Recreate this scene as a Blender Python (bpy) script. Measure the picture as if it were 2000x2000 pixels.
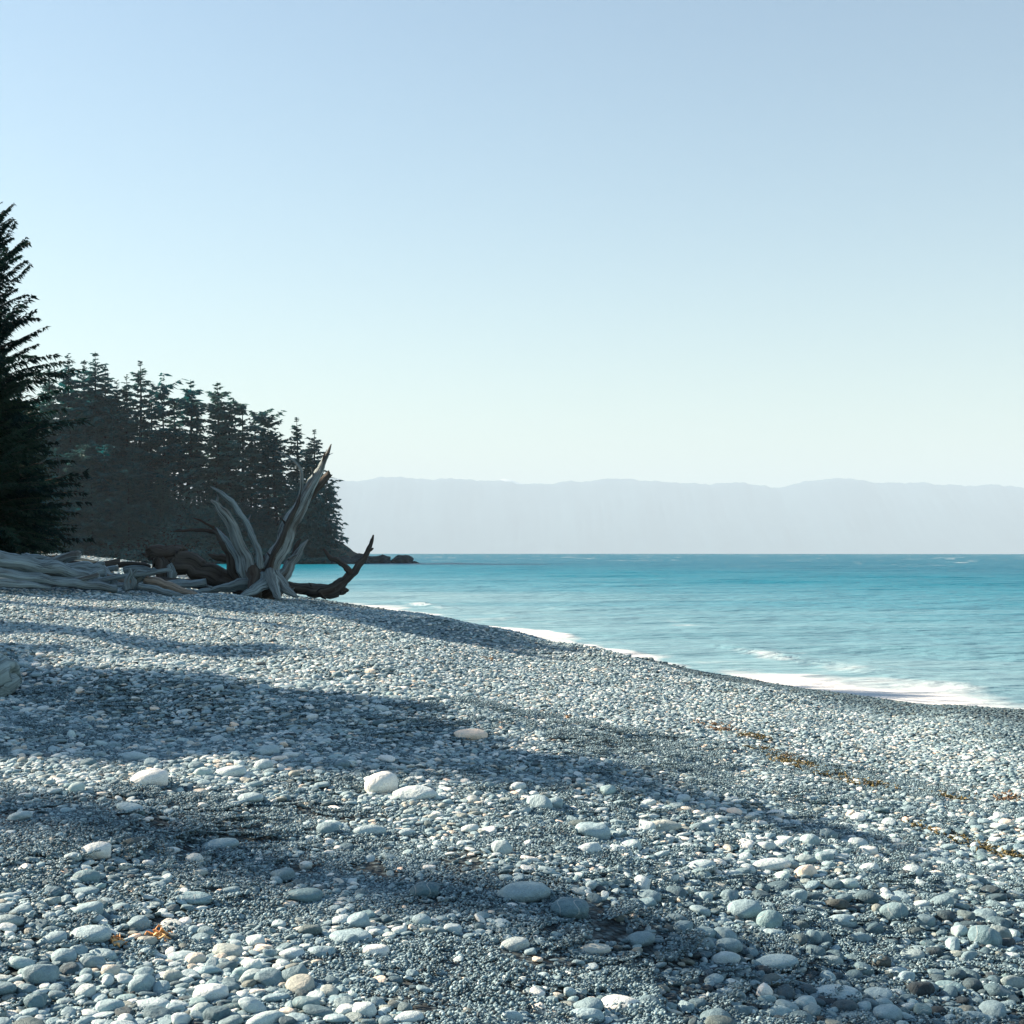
import bpy, bmesh, math, random
import numpy as np
from mathutils import Vector, Euler, noise as mnoise

for o in list(bpy.data.objects):
    bpy.data.objects.remove(o)
S = bpy.context.scene
C = S.collection
R = math.radians
rng = np.random.default_rng(7)
random.seed(7)

# ------------------------------------------------------------------ camera, sky, sun, exposure
CAMZ, F, HZ = 3.1, 2747.0, 1072.0          # eye height above the sea; focal length in 2000-px units; level line
cam = bpy.data.cameras.new('camera')
cam.sensor_width = 36; cam.lens = 36 * F / 2000; cam.shift_y = (HZ - 1000) / 2000
cam.clip_start = 0.1; cam.clip_end = 45000
co = bpy.data.objects.new('camera', cam); C.objects.link(co)
co.location = (0, 0, CAMZ); co.rotation_euler = (R(90), 0, 0)
S.camera = co

SUN_AZ, SUN_EL = 70.0, 27.0                # degrees to the left of the view direction; degrees up
W = bpy.data.worlds.new('World'); S.world = W; W.use_nodes = True
nt = W.node_tree
bg = nt.nodes['Background']
sky = nt.nodes.new('ShaderNodeTexSky'); sky.sky_type = 'NISHITA'; sky.sun_disc = False
sky.sun_elevation = R(SUN_EL); sky.sun_rotation = R(-SUN_AZ)
sky.altitude = 0; sky.air_density = 1.4; sky.dust_density = 0.3; sky.ozone_density = 2.5
hs = nt.nodes.new('ShaderNodeHueSaturation'); hs.inputs['Saturation'].default_value = 1.0
tint = nt.nodes.new('ShaderNodeMix'); tint.data_type = 'RGBA'; tint.blend_type = 'MULTIPLY'
tint.inputs[0].default_value = 1.0; tint.inputs[7].default_value = (0.91, 0.895, 0.87, 1)
nt.links.new(sky.outputs[0], hs.inputs['Color']); nt.links.new(hs.outputs[0], tint.inputs[6])
nt.links.new(tint.outputs[2], bg.inputs['Color'])
bg.inputs['Strength'].default_value = 0.05

sd = bpy.data.lights.new('sun', 'SUN'); sd.energy = 5.0; sd.angle = R(0.5); sd.color = (1.0, 0.79, 0.59)
so = bpy.data.objects.new('sun', sd); C.objects.link(so)
tosun = Vector((-math.sin(R(SUN_AZ)) * math.cos(R(SUN_EL)), math.cos(R(SUN_AZ)) * math.cos(R(SUN_EL)), math.sin(R(SUN_EL))))
so.rotation_euler = tosun.to_track_quat('Z', 'Y').to_euler(); so.location = tosun * 50

S.view_settings.view_transform = 'Standard'; S.view_settings.look = 'None'
S.view_settings.exposure = 1.88; S.view_settings.gamma = 1.0; S.view_settings.use_curve_mapping = False
S.render.engine = 'CYCLES'
S.cycles.max_bounces = 6; S.cycles.diffuse_bounces = 2; S.cycles.glossy_bounces = 2
S.cycles.transparent_max_bounces = 16; S.cycles.volume_bounces = 0
S.cycles.caustics_reflective = False; S.cycles.caustics_refractive = False
S.cycles.use_denoising = True; S.cycles.sample_clamp_indirect = 6

# ------------------------------------------------------------------ helpers
def P(px, py, d):
    """the place seen at photo point (px, py) (2000-px photo) at distance d"""
    return ((px - 1000) / F * d, d, CAMZ - (py - HZ) / F * d)

def tag(o, label=None, cat=None, group=None, kind=None):
    if label: o['label'] = label
    if cat: o['category'] = cat
    if group: o['group'] = group
    if kind: o['kind'] = kind
    return o

def link(name, me, mat=None, parent=None, loc=None):
    o = bpy.data.objects.new(name, me); C.objects.link(o)
    if me is not None and mat is not None and not me.materials: me.materials.append(mat)
    if parent is not None: o.parent = parent
    if loc is not None: o.location = loc
    return o

def mesh(name, v, f, smooth=True):
    me = bpy.data.meshes.new(name)
    v = np.asarray(v, dtype=np.float32)
    f = np.asarray(f, dtype=np.int32)
    n = f.shape[1]
    me.vertices.add(len(v)); me.vertices.foreach_set('co', v.ravel())
    me.loops.add(f.size); me.loops.foreach_set('vertex_index', f.ravel())
    me.polygons.add(len(f))
    me.polygons.foreach_set('loop_start', np.arange(0, f.size, n, dtype=np.int32))
    me.polygons.foreach_set('use_smooth', np.full(len(f), smooth))
    me.update(calc_edges=True); me.validate()
    return me

def attr(me, name, typ, data):
    a = me.attributes.new(name, typ, 'POINT')
    key = 'vector' if typ == 'FLOAT_VECTOR' else ('color' if typ == 'FLOAT_COLOR' else 'value')
    a.data.foreach_set(key, np.ascontiguousarray(data, dtype=np.int32 if typ == 'INT' else np.float32).ravel())

def grid_faces(nr, nc):
    i = np.arange(nr - 1)[:, None] * nc + np.arange(nc - 1)[None, :]
    return np.stack([i, i + 1, i + nc + 1, i + nc], -1).reshape(-1, 4)

def sines(x, y, seed, lam, n=6, spread=math.pi, az=0.0):
    """sum of random plane waves around a wavelength: cheap smooth noise, about -1..1"""
    g = np.random.default_rng(seed); out = np.zeros_like(x)
    for _ in range(n):
        a = az + g.uniform(-spread, spread); k = 2 * math.pi / (lam * g.uniform(0.65, 1.5))
        out += np.sin(k * (x * math.cos(a) + y * math.sin(a)) + g.uniform(0, 6.28))
    return out / math.sqrt(n * 2.0)

# ------------------------------------------------------------------ materials
class M:
    def __init__(s, name):
        s.m = bpy.data.materials.new(name); s.m.use_nodes = True; s.t = s.m.node_tree; s.b = s.t.nodes['Principled BSDF']
        s.out = s.t.nodes['Material Output']
    def n(s, typ, **kw):
        nd = s.t.nodes.new(typ)
        for k, v in kw.items(): setattr(nd, k, v)
        return nd
    def l(s, a, b): s.t.links.new(a, b)
    def noise(s, vec, scale, detail=4, rough=0.55, dist=0.0):
        nd = s.n('ShaderNodeTexNoise'); nd.inputs['Scale'].default_value = scale; nd.inputs['Detail'].default_value = detail
        nd.inputs['Roughness'].default_value = rough; nd.inputs['Distortion'].default_value = dist
        if vec is not None: s.l(vec, nd.inputs['Vector'])
        return nd.outputs['Fac']
    def ramp(s, fac, stops):
        nd = s.n('ShaderNodeValToRGB'); e = nd.color_ramp.elements
        while len(e) < len(stops): e.new(0.5)
        for el, (p, c) in zip(e, stops):
            el.position = p; el.color = (*c, 1) if not isinstance(c, (int, float)) else (c, c, c, 1)
        s.l(fac, nd.inputs['Fac']); return nd.outputs['Color']
    def mix(s, fac, a, b, mode='MIX'):
        nd = s.n('ShaderNodeMix', data_type='RGBA', blend_type=mode)
        for sock, v in ((nd.inputs[0], fac), (nd.inputs[6], a), (nd.inputs[7], b)):
            if hasattr(v, 'links'): s.l(v, sock)
            elif isinstance(v, (int, float)): sock.default_value = v if sock.type == 'VALUE' else (v, v, v, 1)
            else: sock.default_value = (*v, 1)
        return nd.outputs[2]
    def math(s, op, a, b=None, clamp=False):
        nd = s.n('ShaderNodeMath', operation=op, use_clamp=clamp)
        for sock, v in ((nd.inputs[0], a), (nd.inputs[1], b)):
            if v is None: continue
            if hasattr(v, 'links'): s.l(v, sock)
            else: sock.default_value = v
        return nd.outputs[0]
    def at(s, name, typ='GEOMETRY', out='Fac'):
        nd = s.n('ShaderNodeAttribute', attribute_name=name, attribute_type=typ); return nd.outputs[out]
    def mapping(s, vec, scale=(1, 1, 1), rot=(0, 0, 0)):
        nd = s.n('ShaderNodeMapping'); nd.inputs['Scale'].default_value = scale; nd.inputs['Rotation'].default_value = rot
        s.l(vec, nd.inputs['Vector']); return nd.outputs['Vector']
    def coord(s, k='Object'): return s.n('ShaderNodeTexCoord').outputs[k]
    def bump(s, h, strength, dist=0.02, normal=None):
        nd = s.n('ShaderNodeBump'); nd.inputs['Strength'].default_value = strength; nd.inputs['Distance'].default_value = dist
        s.l(h, nd.inputs['Height'])
        if normal is not None: s.l(normal, nd.inputs['Normal'])
        return nd.outputs['Normal']
    def set(s, color=None, rough=None, spec=None, normal=None):
        for k, v in (('Base Color', color), ('Roughness', rough), ('Specular IOR Level', spec), ('Normal', normal)):
            if v is None: continue
            if hasattr(v, 'links'): s.l(v, s.b.inputs[k])
            else: s.b.inputs[k].default_value = (*v, 1) if isinstance(v, tuple) else v
        return s.m

STONE_RAMP = [(0.0, (0.030, 0.045, 0.055)), (0.30, (0.088, 0.162, 0.200)), (0.62, (0.285, 0.42, 0.47)), (0.85, (0.53, 0.64, 0.66)), (1.0, (0.76, 0.79, 0.76))]
def stone_material(name, src):
    k = M(name)
    tone = k.at('tone', src); hue = k.at('hue', src)
    oc = k.coord('Object')
    sh = k.n('ShaderNodeVectorMath', operation='ADD'); k.l(oc, sh.inputs[0])
    cmb = k.n('ShaderNodeCombineXYZ'); hx = k.math('MULTIPLY', hue, 37.0); k.l(hx, cmb.inputs[0]); k.l(hx, cmb.inputs[1]); k.l(cmb.outputs[0], sh.inputs[1])
    v = sh.outputs[0]
    n1 = k.noise(v, 2.2, 5, 0.6, 0.3); n2 = k.noise(v, 22, 3, 0.7)
    t2 = k.math('ADD', tone, k.math('MULTIPLY', k.math('SUBTRACT', n1, 0.5), 0.34))
    base = k.ramp(t2, STONE_RAMP)
    hc = k.ramp(hue, [(0.0, (1.35, 0.98, 0.78)), (0.08, (1.22, 1.0, 0.86)), (0.17, (1, 1, 1)), (0.86, (1, 1, 1)), (0.93, (0.93, 1.0, 0.95)), (1.0, (0.90, 0.97, 1.02))])
    c = k.mix(1.0, base, hc, 'MULTIPLY')
    vn = k.noise(v, 0.8, 0, 0.5, 0.2)
    vein = k.ramp(vn, [(0.487, 0.0), (0.497, 1.0), (0.503, 1.0), (0.513, 0.0)])
    vf = k.math('MULTIPLY', k.math('MULTIPLY', vein, 0.35), k.math('GREATER_THAN', hue, 0.78))
    c = k.mix(vf, c, (0.72, 0.72, 0.68))
    sp = k.ramp(n2, [(0.35, 0.72), (0.5, 1.0), (0.68, 1.12)])
    c = k.mix(1.0, c, sp, 'MULTIPLY')
    return k.set(c, 0.72, 0.3, k.bump(n2, 0.25, 0.03, k.bump(n1, 0.35, 0.10)))
mat_stone_i = stone_material('beach_stone_scattered', 'INSTANCER')
mat_stone = stone_material('beach_stone', 'OBJECT')

def gravel_material():
    k = M('gravel')
    t = k.at('tone'); oc = k.coord('Object')
    c = k.ramp(t, STONE_RAMP)
    return k.set(c, 0.7, 0.3)
mat_gravel = gravel_material()

def beach_material():
    k = M('shingle_ground'); oc = k.coord('Object')
    vo = k.n('ShaderNodeTexVoronoi'); vo.inputs['Scale'].default_value = 30; k.l(oc, vo.inputs['Vector'])
    v2 = k.n('ShaderNodeTexVoronoi'); v2.inputs['Scale'].default_value = 13; k.l(oc, v2.inputs['Vector'])
    bw = k.n('ShaderNodeRGBToBW'); k.l(vo.outputs['Color'], bw.inputs[0])
    fine = k.ramp(bw.outputs[0], [(0.1, (0.012, 0.024, 0.03)), (0.6, (0.055, 0.09, 0.105)), (1.0, (0.16, 0.23, 0.25))])
    edge = k.ramp(vo.outputs['Distance'], [(0.25, 1.0), (0.75, 0.35)])
    c = k.mix(1.0, fine, edge, 'MULTIPLY')
    far = k.at('far')
    bw2 = k.n('ShaderNodeRGBToBW'); k.l(v2.outputs['Color'], bw2.inputs[0])
    c2 = k.ramp(bw2.outputs[0], [(0.1, (0.095, 0.16, 0.19)), (0.6, (0.23, 0.325, 0.36)), (1.0, (0.42, 0.51, 0.53))])
    c = k.mix(far, c, c2)
    wet = k.at('wet')
    c = k.mix(wet, c, (0.045, 0.06, 0.068))
    inv = k.math('SUBTRACT', 1.0, vo.outputs['Distance'])
    inv2 = k.math('SUBTRACT', 1.0, v2.outputs['Distance'])
    nrm = k.bump(inv, 0.9, 0.02, k.bump(inv2, 0.8, 0.05))
    return k.set(c, k.math('SUBTRACT', 0.85, k.math('MULTIPLY', wet, 0.45)), 0.3, nrm)
mat_beach = beach_material()

def wood_material(name, dark, light, brown=0.25):
    k = M(name); uv = k.coord('UV')
    s1 = k.noise(k.mapping(uv, (7, 0.5, 1)), 1.0, 7, 0.68, 0.45)
    s2 = k.noise(k.mapping(uv, (26, 1.6, 1)), 1.0, 5, 0.72, 0.35)
    s3 = k.noise(k.mapping(uv, (3, 0.9, 1)), 1.0, 3, 0.5, 0.6)
    c = k.ramp(s1, [(0.28, dark), (0.48, tuple((a + b) / 2 for a, b in zip(dark, light))), (0.68, light)])
    cr = k.ramp(s2, [(0.34, 0.12), (0.48, 0.9), (0.7, 1.2)])
    c = k.mix(1.0, c, cr, 'MULTIPLY')
    br = k.ramp(s3, [(0.5, 0.0), (0.62, 1.0)])
    bf = k.math('MULTIPLY', br, brown)
    c = k.mix(bf, c, (0.045, 0.028, 0.018))
    h = k.math('ADD', k.math('MULTIPLY', s1, 0.6), k.math('MULTIPLY', s2, 0.5))
    return k.set(c, 0.85, 0.2, k.bump(h, 0.9, 0.05))
mat_wood = wood_material('weathered_wood', (0.05, 0.066, 0.072), (0.38, 0.47, 0.49), 0.7)
mat_wood_grey = wood_material('silver_wood', (0.055, 0.085, 0.10), (0.33, 0.44, 0.475), 0.35)
mat_wood_dark = wood_material('dark_wood', (0.022, 0.022, 0.022), (0.115, 0.11, 0.10), 0.5)
mat_wood_bleached = wood_material('bleached_wood', (0.13, 0.20, 0.215), (0.42, 0.55, 0.57), 0.05)
mat_wood_pale = wood_material('pale_wood', (0.14, 0.13, 0.115), (0.42, 0.38, 0.33), 0.2)

def leaf_material(name, a, b):
    k = M(name); ob = k.n('ShaderNodeObjectInfo').outputs['Random']
    n1 = k.noise(k.coord('Object'), 0.45, 4, 0.6)
    f = k.math('ADD', k.math('MULTIPLY', n1, 0.8), k.math('MULTIPLY', k.math('SUBTRACT', ob, 0.3), 0.5))
    c = k.ramp(f, [(0.25, a), (0.75, b)])
    k.set(c, 0.7, 0.15)
    tr = k.n('ShaderNodeBsdfTranslucent'); k.l(c, tr.inputs['Color'])
    mx = k.n('ShaderNodeMixShader'); mx.inputs[0].default_value = 0.4
    k.l(k.b.outputs[0], mx.inputs[1]); k.l(tr.outputs[0], mx.inputs[2]); k.l(mx.outputs[0], k.out.inputs['Surface'])
    return k.m
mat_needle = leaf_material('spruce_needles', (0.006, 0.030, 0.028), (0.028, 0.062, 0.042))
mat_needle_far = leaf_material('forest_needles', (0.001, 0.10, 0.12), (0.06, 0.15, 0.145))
mat_bush = leaf_material('salal_leaves', (0.03, 0.05, 0.02), (0.09, 0.10, 0.035))
kb = M('bark'); mat_bark = kb.set(kb.ramp(kb.noise(kb.mapping(kb.coord('Object'), (6, 6, 1)), 2.0), [(0.3, (0.035, 0.03, 0.027)), (0.7, (0.12, 0.105, 0.09))]), 0.9, 0.1)

# ------------------------------------------------------------------ the lie of the land
SHORE = np.array([(24, -40), (19, -8), (16.5, 2), (14, 12), (11, 21), (9.0, 27), (6.5, 31), (3.6, 40), (0.3, 52), (-4.5, 66), (-10, 79), (-22, 102), (-42, 135), (-72, 175), (-108, 215), (-160, 245)], float)
ctl = [P(*q) for q in [
    (0, 2000, 4.5), (0, 1780, 5.8), (0, 1640, 7.2), (0, 1440, 10.7), (0, 1325, 14.2), (0, 1265, 16.5), (0, 1222, 18.5), (0, 1187, 21.5), (0, 1150, 26),
    (500, 2000, 4.6), (500, 1700, 6.9), (500, 1480, 10.0), (500, 1350, 13.7), (500, 1270, 16.9), (500, 1200, 22.5), (520, 1168, 28.5), (250, 1152, 27),
    (1000, 2000, 4.74), (1000, 1700, 7.05), (1000, 1460, 10.7), (1000, 1350, 15.5), (1000, 1272, 21.5), (1000, 1242, 26),
    (1500, 2000, 5.7), (1500, 1850, 6.7), (1500, 1690, 8.4), (1700, 1650, 9.7), (1500, 1500, 12.5), (1500, 1400, 17), (1500, 1352, 20.5), (1800, 2000, 6.0), (1250, 2000, 5.1),
    (2000, 2000, 6.2), (2000, 1850, 7.5), (2000, 1700, 9.2), (2000, 1500, 14.3), (2000, 1425, 18.0), (2000, 1394, 20.2),
    (800, 1203, 28), (1120, 1268, 25.5), (1250, 1294, 24.5), (1400, 1322, 23.2), (1520, 1346, 22.3), (1620, 1368, 21.5), (1740, 1393, 20.0), (1870, 1391, 20.2),
    (100, 1120, 40), (150, 1098, 80), (280, 1100, 110), (640, 1178, 29.5)]]
ctl += [(x, y, 0.0) for x, y in SHORE[1:-1]]
ctl += [(x + 6, y + 2, -1.0) for x, y in SHORE[1:-1]]
ctl += [(0, 36, 0.72), (2.6, 30, 0.72), (-4.0, 38, 1.0), (-7, 50, 0.95), (6.0, 26.5, 0.32), (8.3, 22.8, 0.34), (7.2, 24.6, 0.30),
        (-15, 20, 2.35), (-25, 20, 3.2), (-25, 40, 3.2), (-30, 70, 3.3), (-45, 100, 3.4), (-80, 150, 3.5), (-12, 5, 2.0), (-30, 0, 3.2),
        (-60, 60, 4.5), (-100, 180, 4), (-8, -8, 1.8), (5, -8, 1.1), (0, 0, 1.5), (8, 5, 0.7), (9, 12, 0.75)]
ctl = np.array(ctl)
def tps_fit(p, lam=0.02):
    n = len(p); d = np.hypot(p[:, None, 0] - p[None, :, 0], p[:, None, 1] - p[None, :, 1])
    K = np.where(d > 0, d * d * np.log(d + 1e-12), 0) + lam * np.eye(n)
    Q = np.c_[np.ones(n), p[:, :2]]
    A = np.block([[K, Q], [Q.T, np.zeros((3, 3))]])
    return np.linalg.solve(A, np.r_[p[:, 2], 0, 0, 0])
TW = tps_fit(ctl)
def ground(x, y):
    x = np.asarray(x, float); y = np.asarray(y, float); sh = x.shape; x = x.ravel(); y = y.ravel()
    z = TW[-3] + TW[-2] * x + TW[-1] * y
    for (cx, cy, _), w in zip(ctl, TW[:-3]):
        r2 = (x - cx) ** 2 + (y - cy) ** 2
        z += 0.5 * w * r2 * np.log(r2 + 1e-12)
    near = np.clip((60 - np.hypot(x, y)) / 40, 0, 1)
    z += near * (0.045 * sines(x, y, 3, 3.0) + 0.012 * sines(x, y, 4, 0.8) + 0.05 * sines(x, y, 6, 5.5, 5, 0.5, 0.35))
    # a low berm of shingle right of the rootwad, with a hollow in front of it
    for ax, ay, bx, by, h_, w_ in ((-1.6, 24.3, 1.0, 23.2, 0.13, 0.75), (1.4, 22.4, 3.6, 19.6, 0.05, 0.6), (-1.2, 22.9, 2.2, 21.2, -0.10, 0.8), (-6.2, 15.2, -1.0, 12.9, 0.12, 1.1), (-6.0, 12.9, -1.0, 11.0, -0.08, 0.9)):
        t = np.clip(((x - ax) * (bx - ax) + (y - ay) * (by - ay)) / ((bx - ax) ** 2 + (by - ay) ** 2), 0, 1)
        z += h_ * np.exp(-((x - ax - t * (bx - ax)) ** 2 + (y - ay - t * (by - ay)) ** 2) / w_ ** 2)
    return np.clip(z, -2.2, 7).reshape(sh)
def g1(x, y): return float(ground(np.array([x]), np.array([y]))[0])
def shore_dist(x, y):
    best = np.full(np.shape(x), 1e9)
    for (ax, ay), (bx, by) in zip(SHORE[:-1], SHORE[1:]):
        dx, dy = bx - ax, by - ay
        t = np.clip(((x - ax) * dx + (y - ay) * dy) / (dx * dx + dy * dy), 0, 1)
        best = np.minimum(best, np.hypot(x - ax - t * dx, y - ay - t * dy))
    return best
def hit(px, py, dmax=60):
    """where the sight line through a photo point meets the beach"""
    d = np.linspace(3.5, dmax, 1400)
    x = (px - 1000) / F * d; z = CAMZ - (py - HZ) / F * d
    below = np.nonzero(z < ground(x, d))[0]
    i = below[0] if len(below) else len(d) - 1
    return float(x[i]), float(d[i])

def wet_crest_shade(x, y, z):  # wet shingle near the water, plus the crest's shaded side put into its colour
    w = shore_dist(x, y) + 0.7 * sines(x, y, 91, 5) + 0.3 * sines(x, y, 92, 1.2)
    return np.clip((7.0 - w) / 2.2, 0, 1) * np.clip((1.3 - z) / 0.3, 0, 1)
# beach sheet
ys = np.concatenate([np.linspace(-25, 3, 30), np.geomspace(3.1, 32, 420), np.geomspace(32.2, 330, 150)])
us = np.concatenate([np.linspace(-3.2, -0.6, 60), np.linspace(-0.59, 0.59, 330), np.linspace(0.6, 1.6, 40)])
Y = np.repeat(ys[:, None], len(us), 1); X = us[None, :] * (np.abs(Y) * 0.85 + 6)
Z = ground(X, Y)
me = mesh('beach', np.stack([X, Y, Z], -1).reshape(-1, 3), grid_faces(len(ys), len(us)))
dist = np.hypot(X, Y)
attr(me, 'far', 'FLOAT', np.clip(np.maximum((dist - 12) / 12, (np.abs(X) - 0.364 * np.abs(Y) - 2.2) / 0.5), 0, 1))
attr(me, 'wet', 'FLOAT', wet_crest_shade(X, Y, Z))
beach = tag(link('beach', me, mat_beach), kind='structure')

# ------------------------------------------------------------------ sea
RE = 1.0e6                                     # 2 x radius of the curved sea (horizon about 1.7 km away)
rs = np.geomspace(15, 2600, 620); an = np.linspace(R(-60), R(60), 560)
RR, AA = np.meshgrid(rs, an, indexing='ij')
X = RR * np.sin(AA); Y = RR * np.cos(AA)
sdist = shore_dist(X, Y); step = RR * 0.0083
Z = np.zeros_like(X)
for lam, amp, az, sp, sd_ in ((12, 0.09, 1.40, 0.22, 21), (6, 0.06, 1.35, 0.30, 22), (3.2, 0.042, 1.45, 0.45, 23), (1.7, 0.020, 1.5, 0.7, 24)):
    Z += amp * np.clip(lam / (3 * step) - 0.35, 0, 1) * sines(X, Y, sd_, lam, 7, sp, az)
Z *= 0.35 + 0.65 * np.clip(sdist / 12, 0, 1)
# two low breakers rolling in
for s0, a_, seed, w_ in ((4.6, 0.10, 31, 0.6), (9.5, 0.02, 32, 0.8)):
    wob = sdist + 1.2 * sines(X, Y, seed, 14, 5)
    e = np.clip(0.35 + 0.8 * sines(X, Y, seed + 7, 17, 5), 0, 1)
    Z += a_ * e * np.exp(-((wob - s0) / w_) ** 2)
Z -= (X * X + Y * Y) / RE
Z = np.where(RR < 60, Z, Z)
me = mesh('sea', np.stack([X, Y, Z], -1).reshape(-1, 3), grid_faces(len(rs), len(an)))
attr(me, 'shore', 'FLOAT', sdist)
w1 = sdist + 1.1 * sines(X, Y, 51, 9, 6) + 0.5 * sines(X, Y, 52, 3, 6)
fw = 0.30 + 0.70 * np.clip((X - 4.5) / 4, 0, 1) + 0.5 * np.clip((-2 - X) / 4, 0, 1) * np.clip((X + 14) / 5, 0, 1) + 0.25 * sines(X, Y, 53, 11, 5)
foam = np.clip(1.30 - w1 / (2.9 * np.clip(fw, 0.2, 1.4)), 0, 1.25)
for s0, seed, w_, k_ in ((4.2, 31, 1.0, 0.62), (9.0, 32, 1.0, 0.5)):
    wob = sdist + 1.2 * sines(X, Y, seed, 14, 5)
    e = np.clip(0.25 + 0.9 * sines(X, Y, seed + 7, 17, 5), 0, 1)
    foam = np.maximum(foam, k_ * e * np.exp(-((wob - s0) / w_) ** 2))
foam = np.maximum(foam, 0.38 * np.exp(-sdist / 16) )
attr(me, 'foam', 'FLOAT', foam)
def sea_material():
    k = M('sea_water'); oc = k.coord('Object')
    sh = k.at('shore')
    f = k.math('DIVIDE', sh, 130.0, True)
    big = k.noise(k.mapping(oc, (0.012, 0.06, 1)), 1.0, 4, 0.55, 0.3)
    f2 = k.math('ADD', f, k.math('MULTIPLY', k.math('SUBTRACT', big, 0.5), 0.55))
    body = k.ramp(f2, [(0.0, (0.16, 0.30, 0.355)), (0.2, (0.06, 0.215, 0.29)), (0.5, (0.002, 0.15, 0.225)), (1.0, (0.0, 0.11, 0.18))])
    fo = k.at('foam')
    n1 = k.noise(k.mapping(oc, (0.30, 0.34, 1)), 1.0, 6, 0.62, 0.5)
    n2 = k.noise(k.mapping(oc, (1.7, 1.7, 1)), 1.0, 4, 0.65, 0.3)
    nn = k.math('ADD', k.math('MULTIPLY', n1, 0.75), k.math('MULTIPLY', n2, 0.25))
    th = k.math('ADD', fo, k.math('MULTIPLY', k.math('SUBTRACT', nn, 0.5), 1.5))
    fm = k.ramp(th, [(0.40, 0.0), (0.95, 1.0)])
    # white caps far out
    wc = k.noise(k.mapping(oc, (0.07, 0.05, 1)), 1.0, 5, 0.75, 0.2)
    wfar = k.math('MULTIPLY', k.ramp(wc, [(0.605, 0.0), (0.64, 1.0)]), k.ramp(k.math('DIVIDE', sh, 400.0, True), [(0.3, 0.0), (0.7, 1.0)]))
    fm2 = k.math('MAXIMUM', fm, wfar)
    c = k.mix(fm2, body, (0.56, 0.60, 0.62))
    b1 = k.noise(k.mapping(oc, (0.45, 0.9, 1)), 1.0, 6, 0.66, 0.0)
    b2 = k.noise(k.mapping(oc, (0.06, 0.15, 1)), 1.0, 5, 0.66, 0.0)
    nrm = k.bump(b1, 0.6, 0.30, k.bump(b2, 0.85, 2.0))
    rough = k.math('ADD', 0.34, k.math('MULTIPLY', fm2, 0.6))
    return k.set(c, rough, 0.05, nrm)
tag(link('sea', me, sea_material()), kind='structure')

# ------------------------------------------------------------------ far mountains across the strait
DM = 20000.0
crest = np.array([(-400, 900), (-100, 915), (150, 925), (400, 930), (560, 934), (640, 935), (700, 938), (740, 934), (780, 930), (840, 936), (900, 934), (950, 938), (1010, 946), (1080, 944), (1180, 935), (1250, 936), (1330, 945), (1400, 945), (1450, 942), (1520, 952), (1560, 946), (1600, 936), (1640, 933), (1665, 936), (1710, 942), (1780, 942), (1850, 946), (2000, 951), (2300, 948), (2700, 960), (3200, 990)], float)
def ridge(name, D, crest, depth, jag, mat, seed):
    xs = np.linspace((-350 - 1000) / F * D, (3100 - 1000) / F * D, 620)
    top = CAMZ - (np.interp(xs / D * F + 1000, crest[:, 0], crest[:, 1]) - HZ) / F * D
    rows = np.linspace(-1, 1, 41); V = []
    for r in rows:
        yy = D + r * depth
        sh = (1 - abs(r)) ** 1.25
        nz = (0.5 + sh) * jag * sines(xs * 1.0, np.full_like(xs, yy), seed, 1290, 8) * (1 if abs(r) > 0.01 else 0.30) + jag * 0.45 * sines(xs, np.full_like(xs, yy), seed + 1, 330, 8) + jag * 0.30 * sines(xs, np.full_like(xs, yy), seed + 2, 130, 8)
        zz = -430 + (top + 430) * sh + nz
        zz = np.minimum(zz, top + jag * 1.0 * (1 - abs(r)) + 0 * zz)
        V.append(np.stack([xs, np.full_like(xs, yy), zz], -1))
    me = mesh(name, np.array(V).reshape(-1, 3), grid_faces(len(rows), len(xs)))
    return tag(link(name, me, mat), kind='structure')
km = M('forested_mountain'); mat_mtn = km.set(km.ramp(km.noise(km.coord('Object'), 0.0018, 6), [(0.35, (0.02, 0.06, 0.10)), (0.7, (0.05, 0.10, 0.14))]), 0.95, 0.05)
ridge('mountains', DM, crest, 2800, 34, mat_mtn, 61)
ks = M('snowy_peak'); mat_snow = ks.set((0.75, 0.78, 0.8), 0.8, 0.1)
snow = np.array([(-400, 1000), (850, 950), (885, 936), (905, 934), (930, 939), (960, 941), (985, 935), (1003, 939), (1020, 945), (1060, 955), (3200, 1000)], float)
ridge('snow_mountains', 23300.0, snow, 1300, 14, mat_snow, 71)

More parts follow.
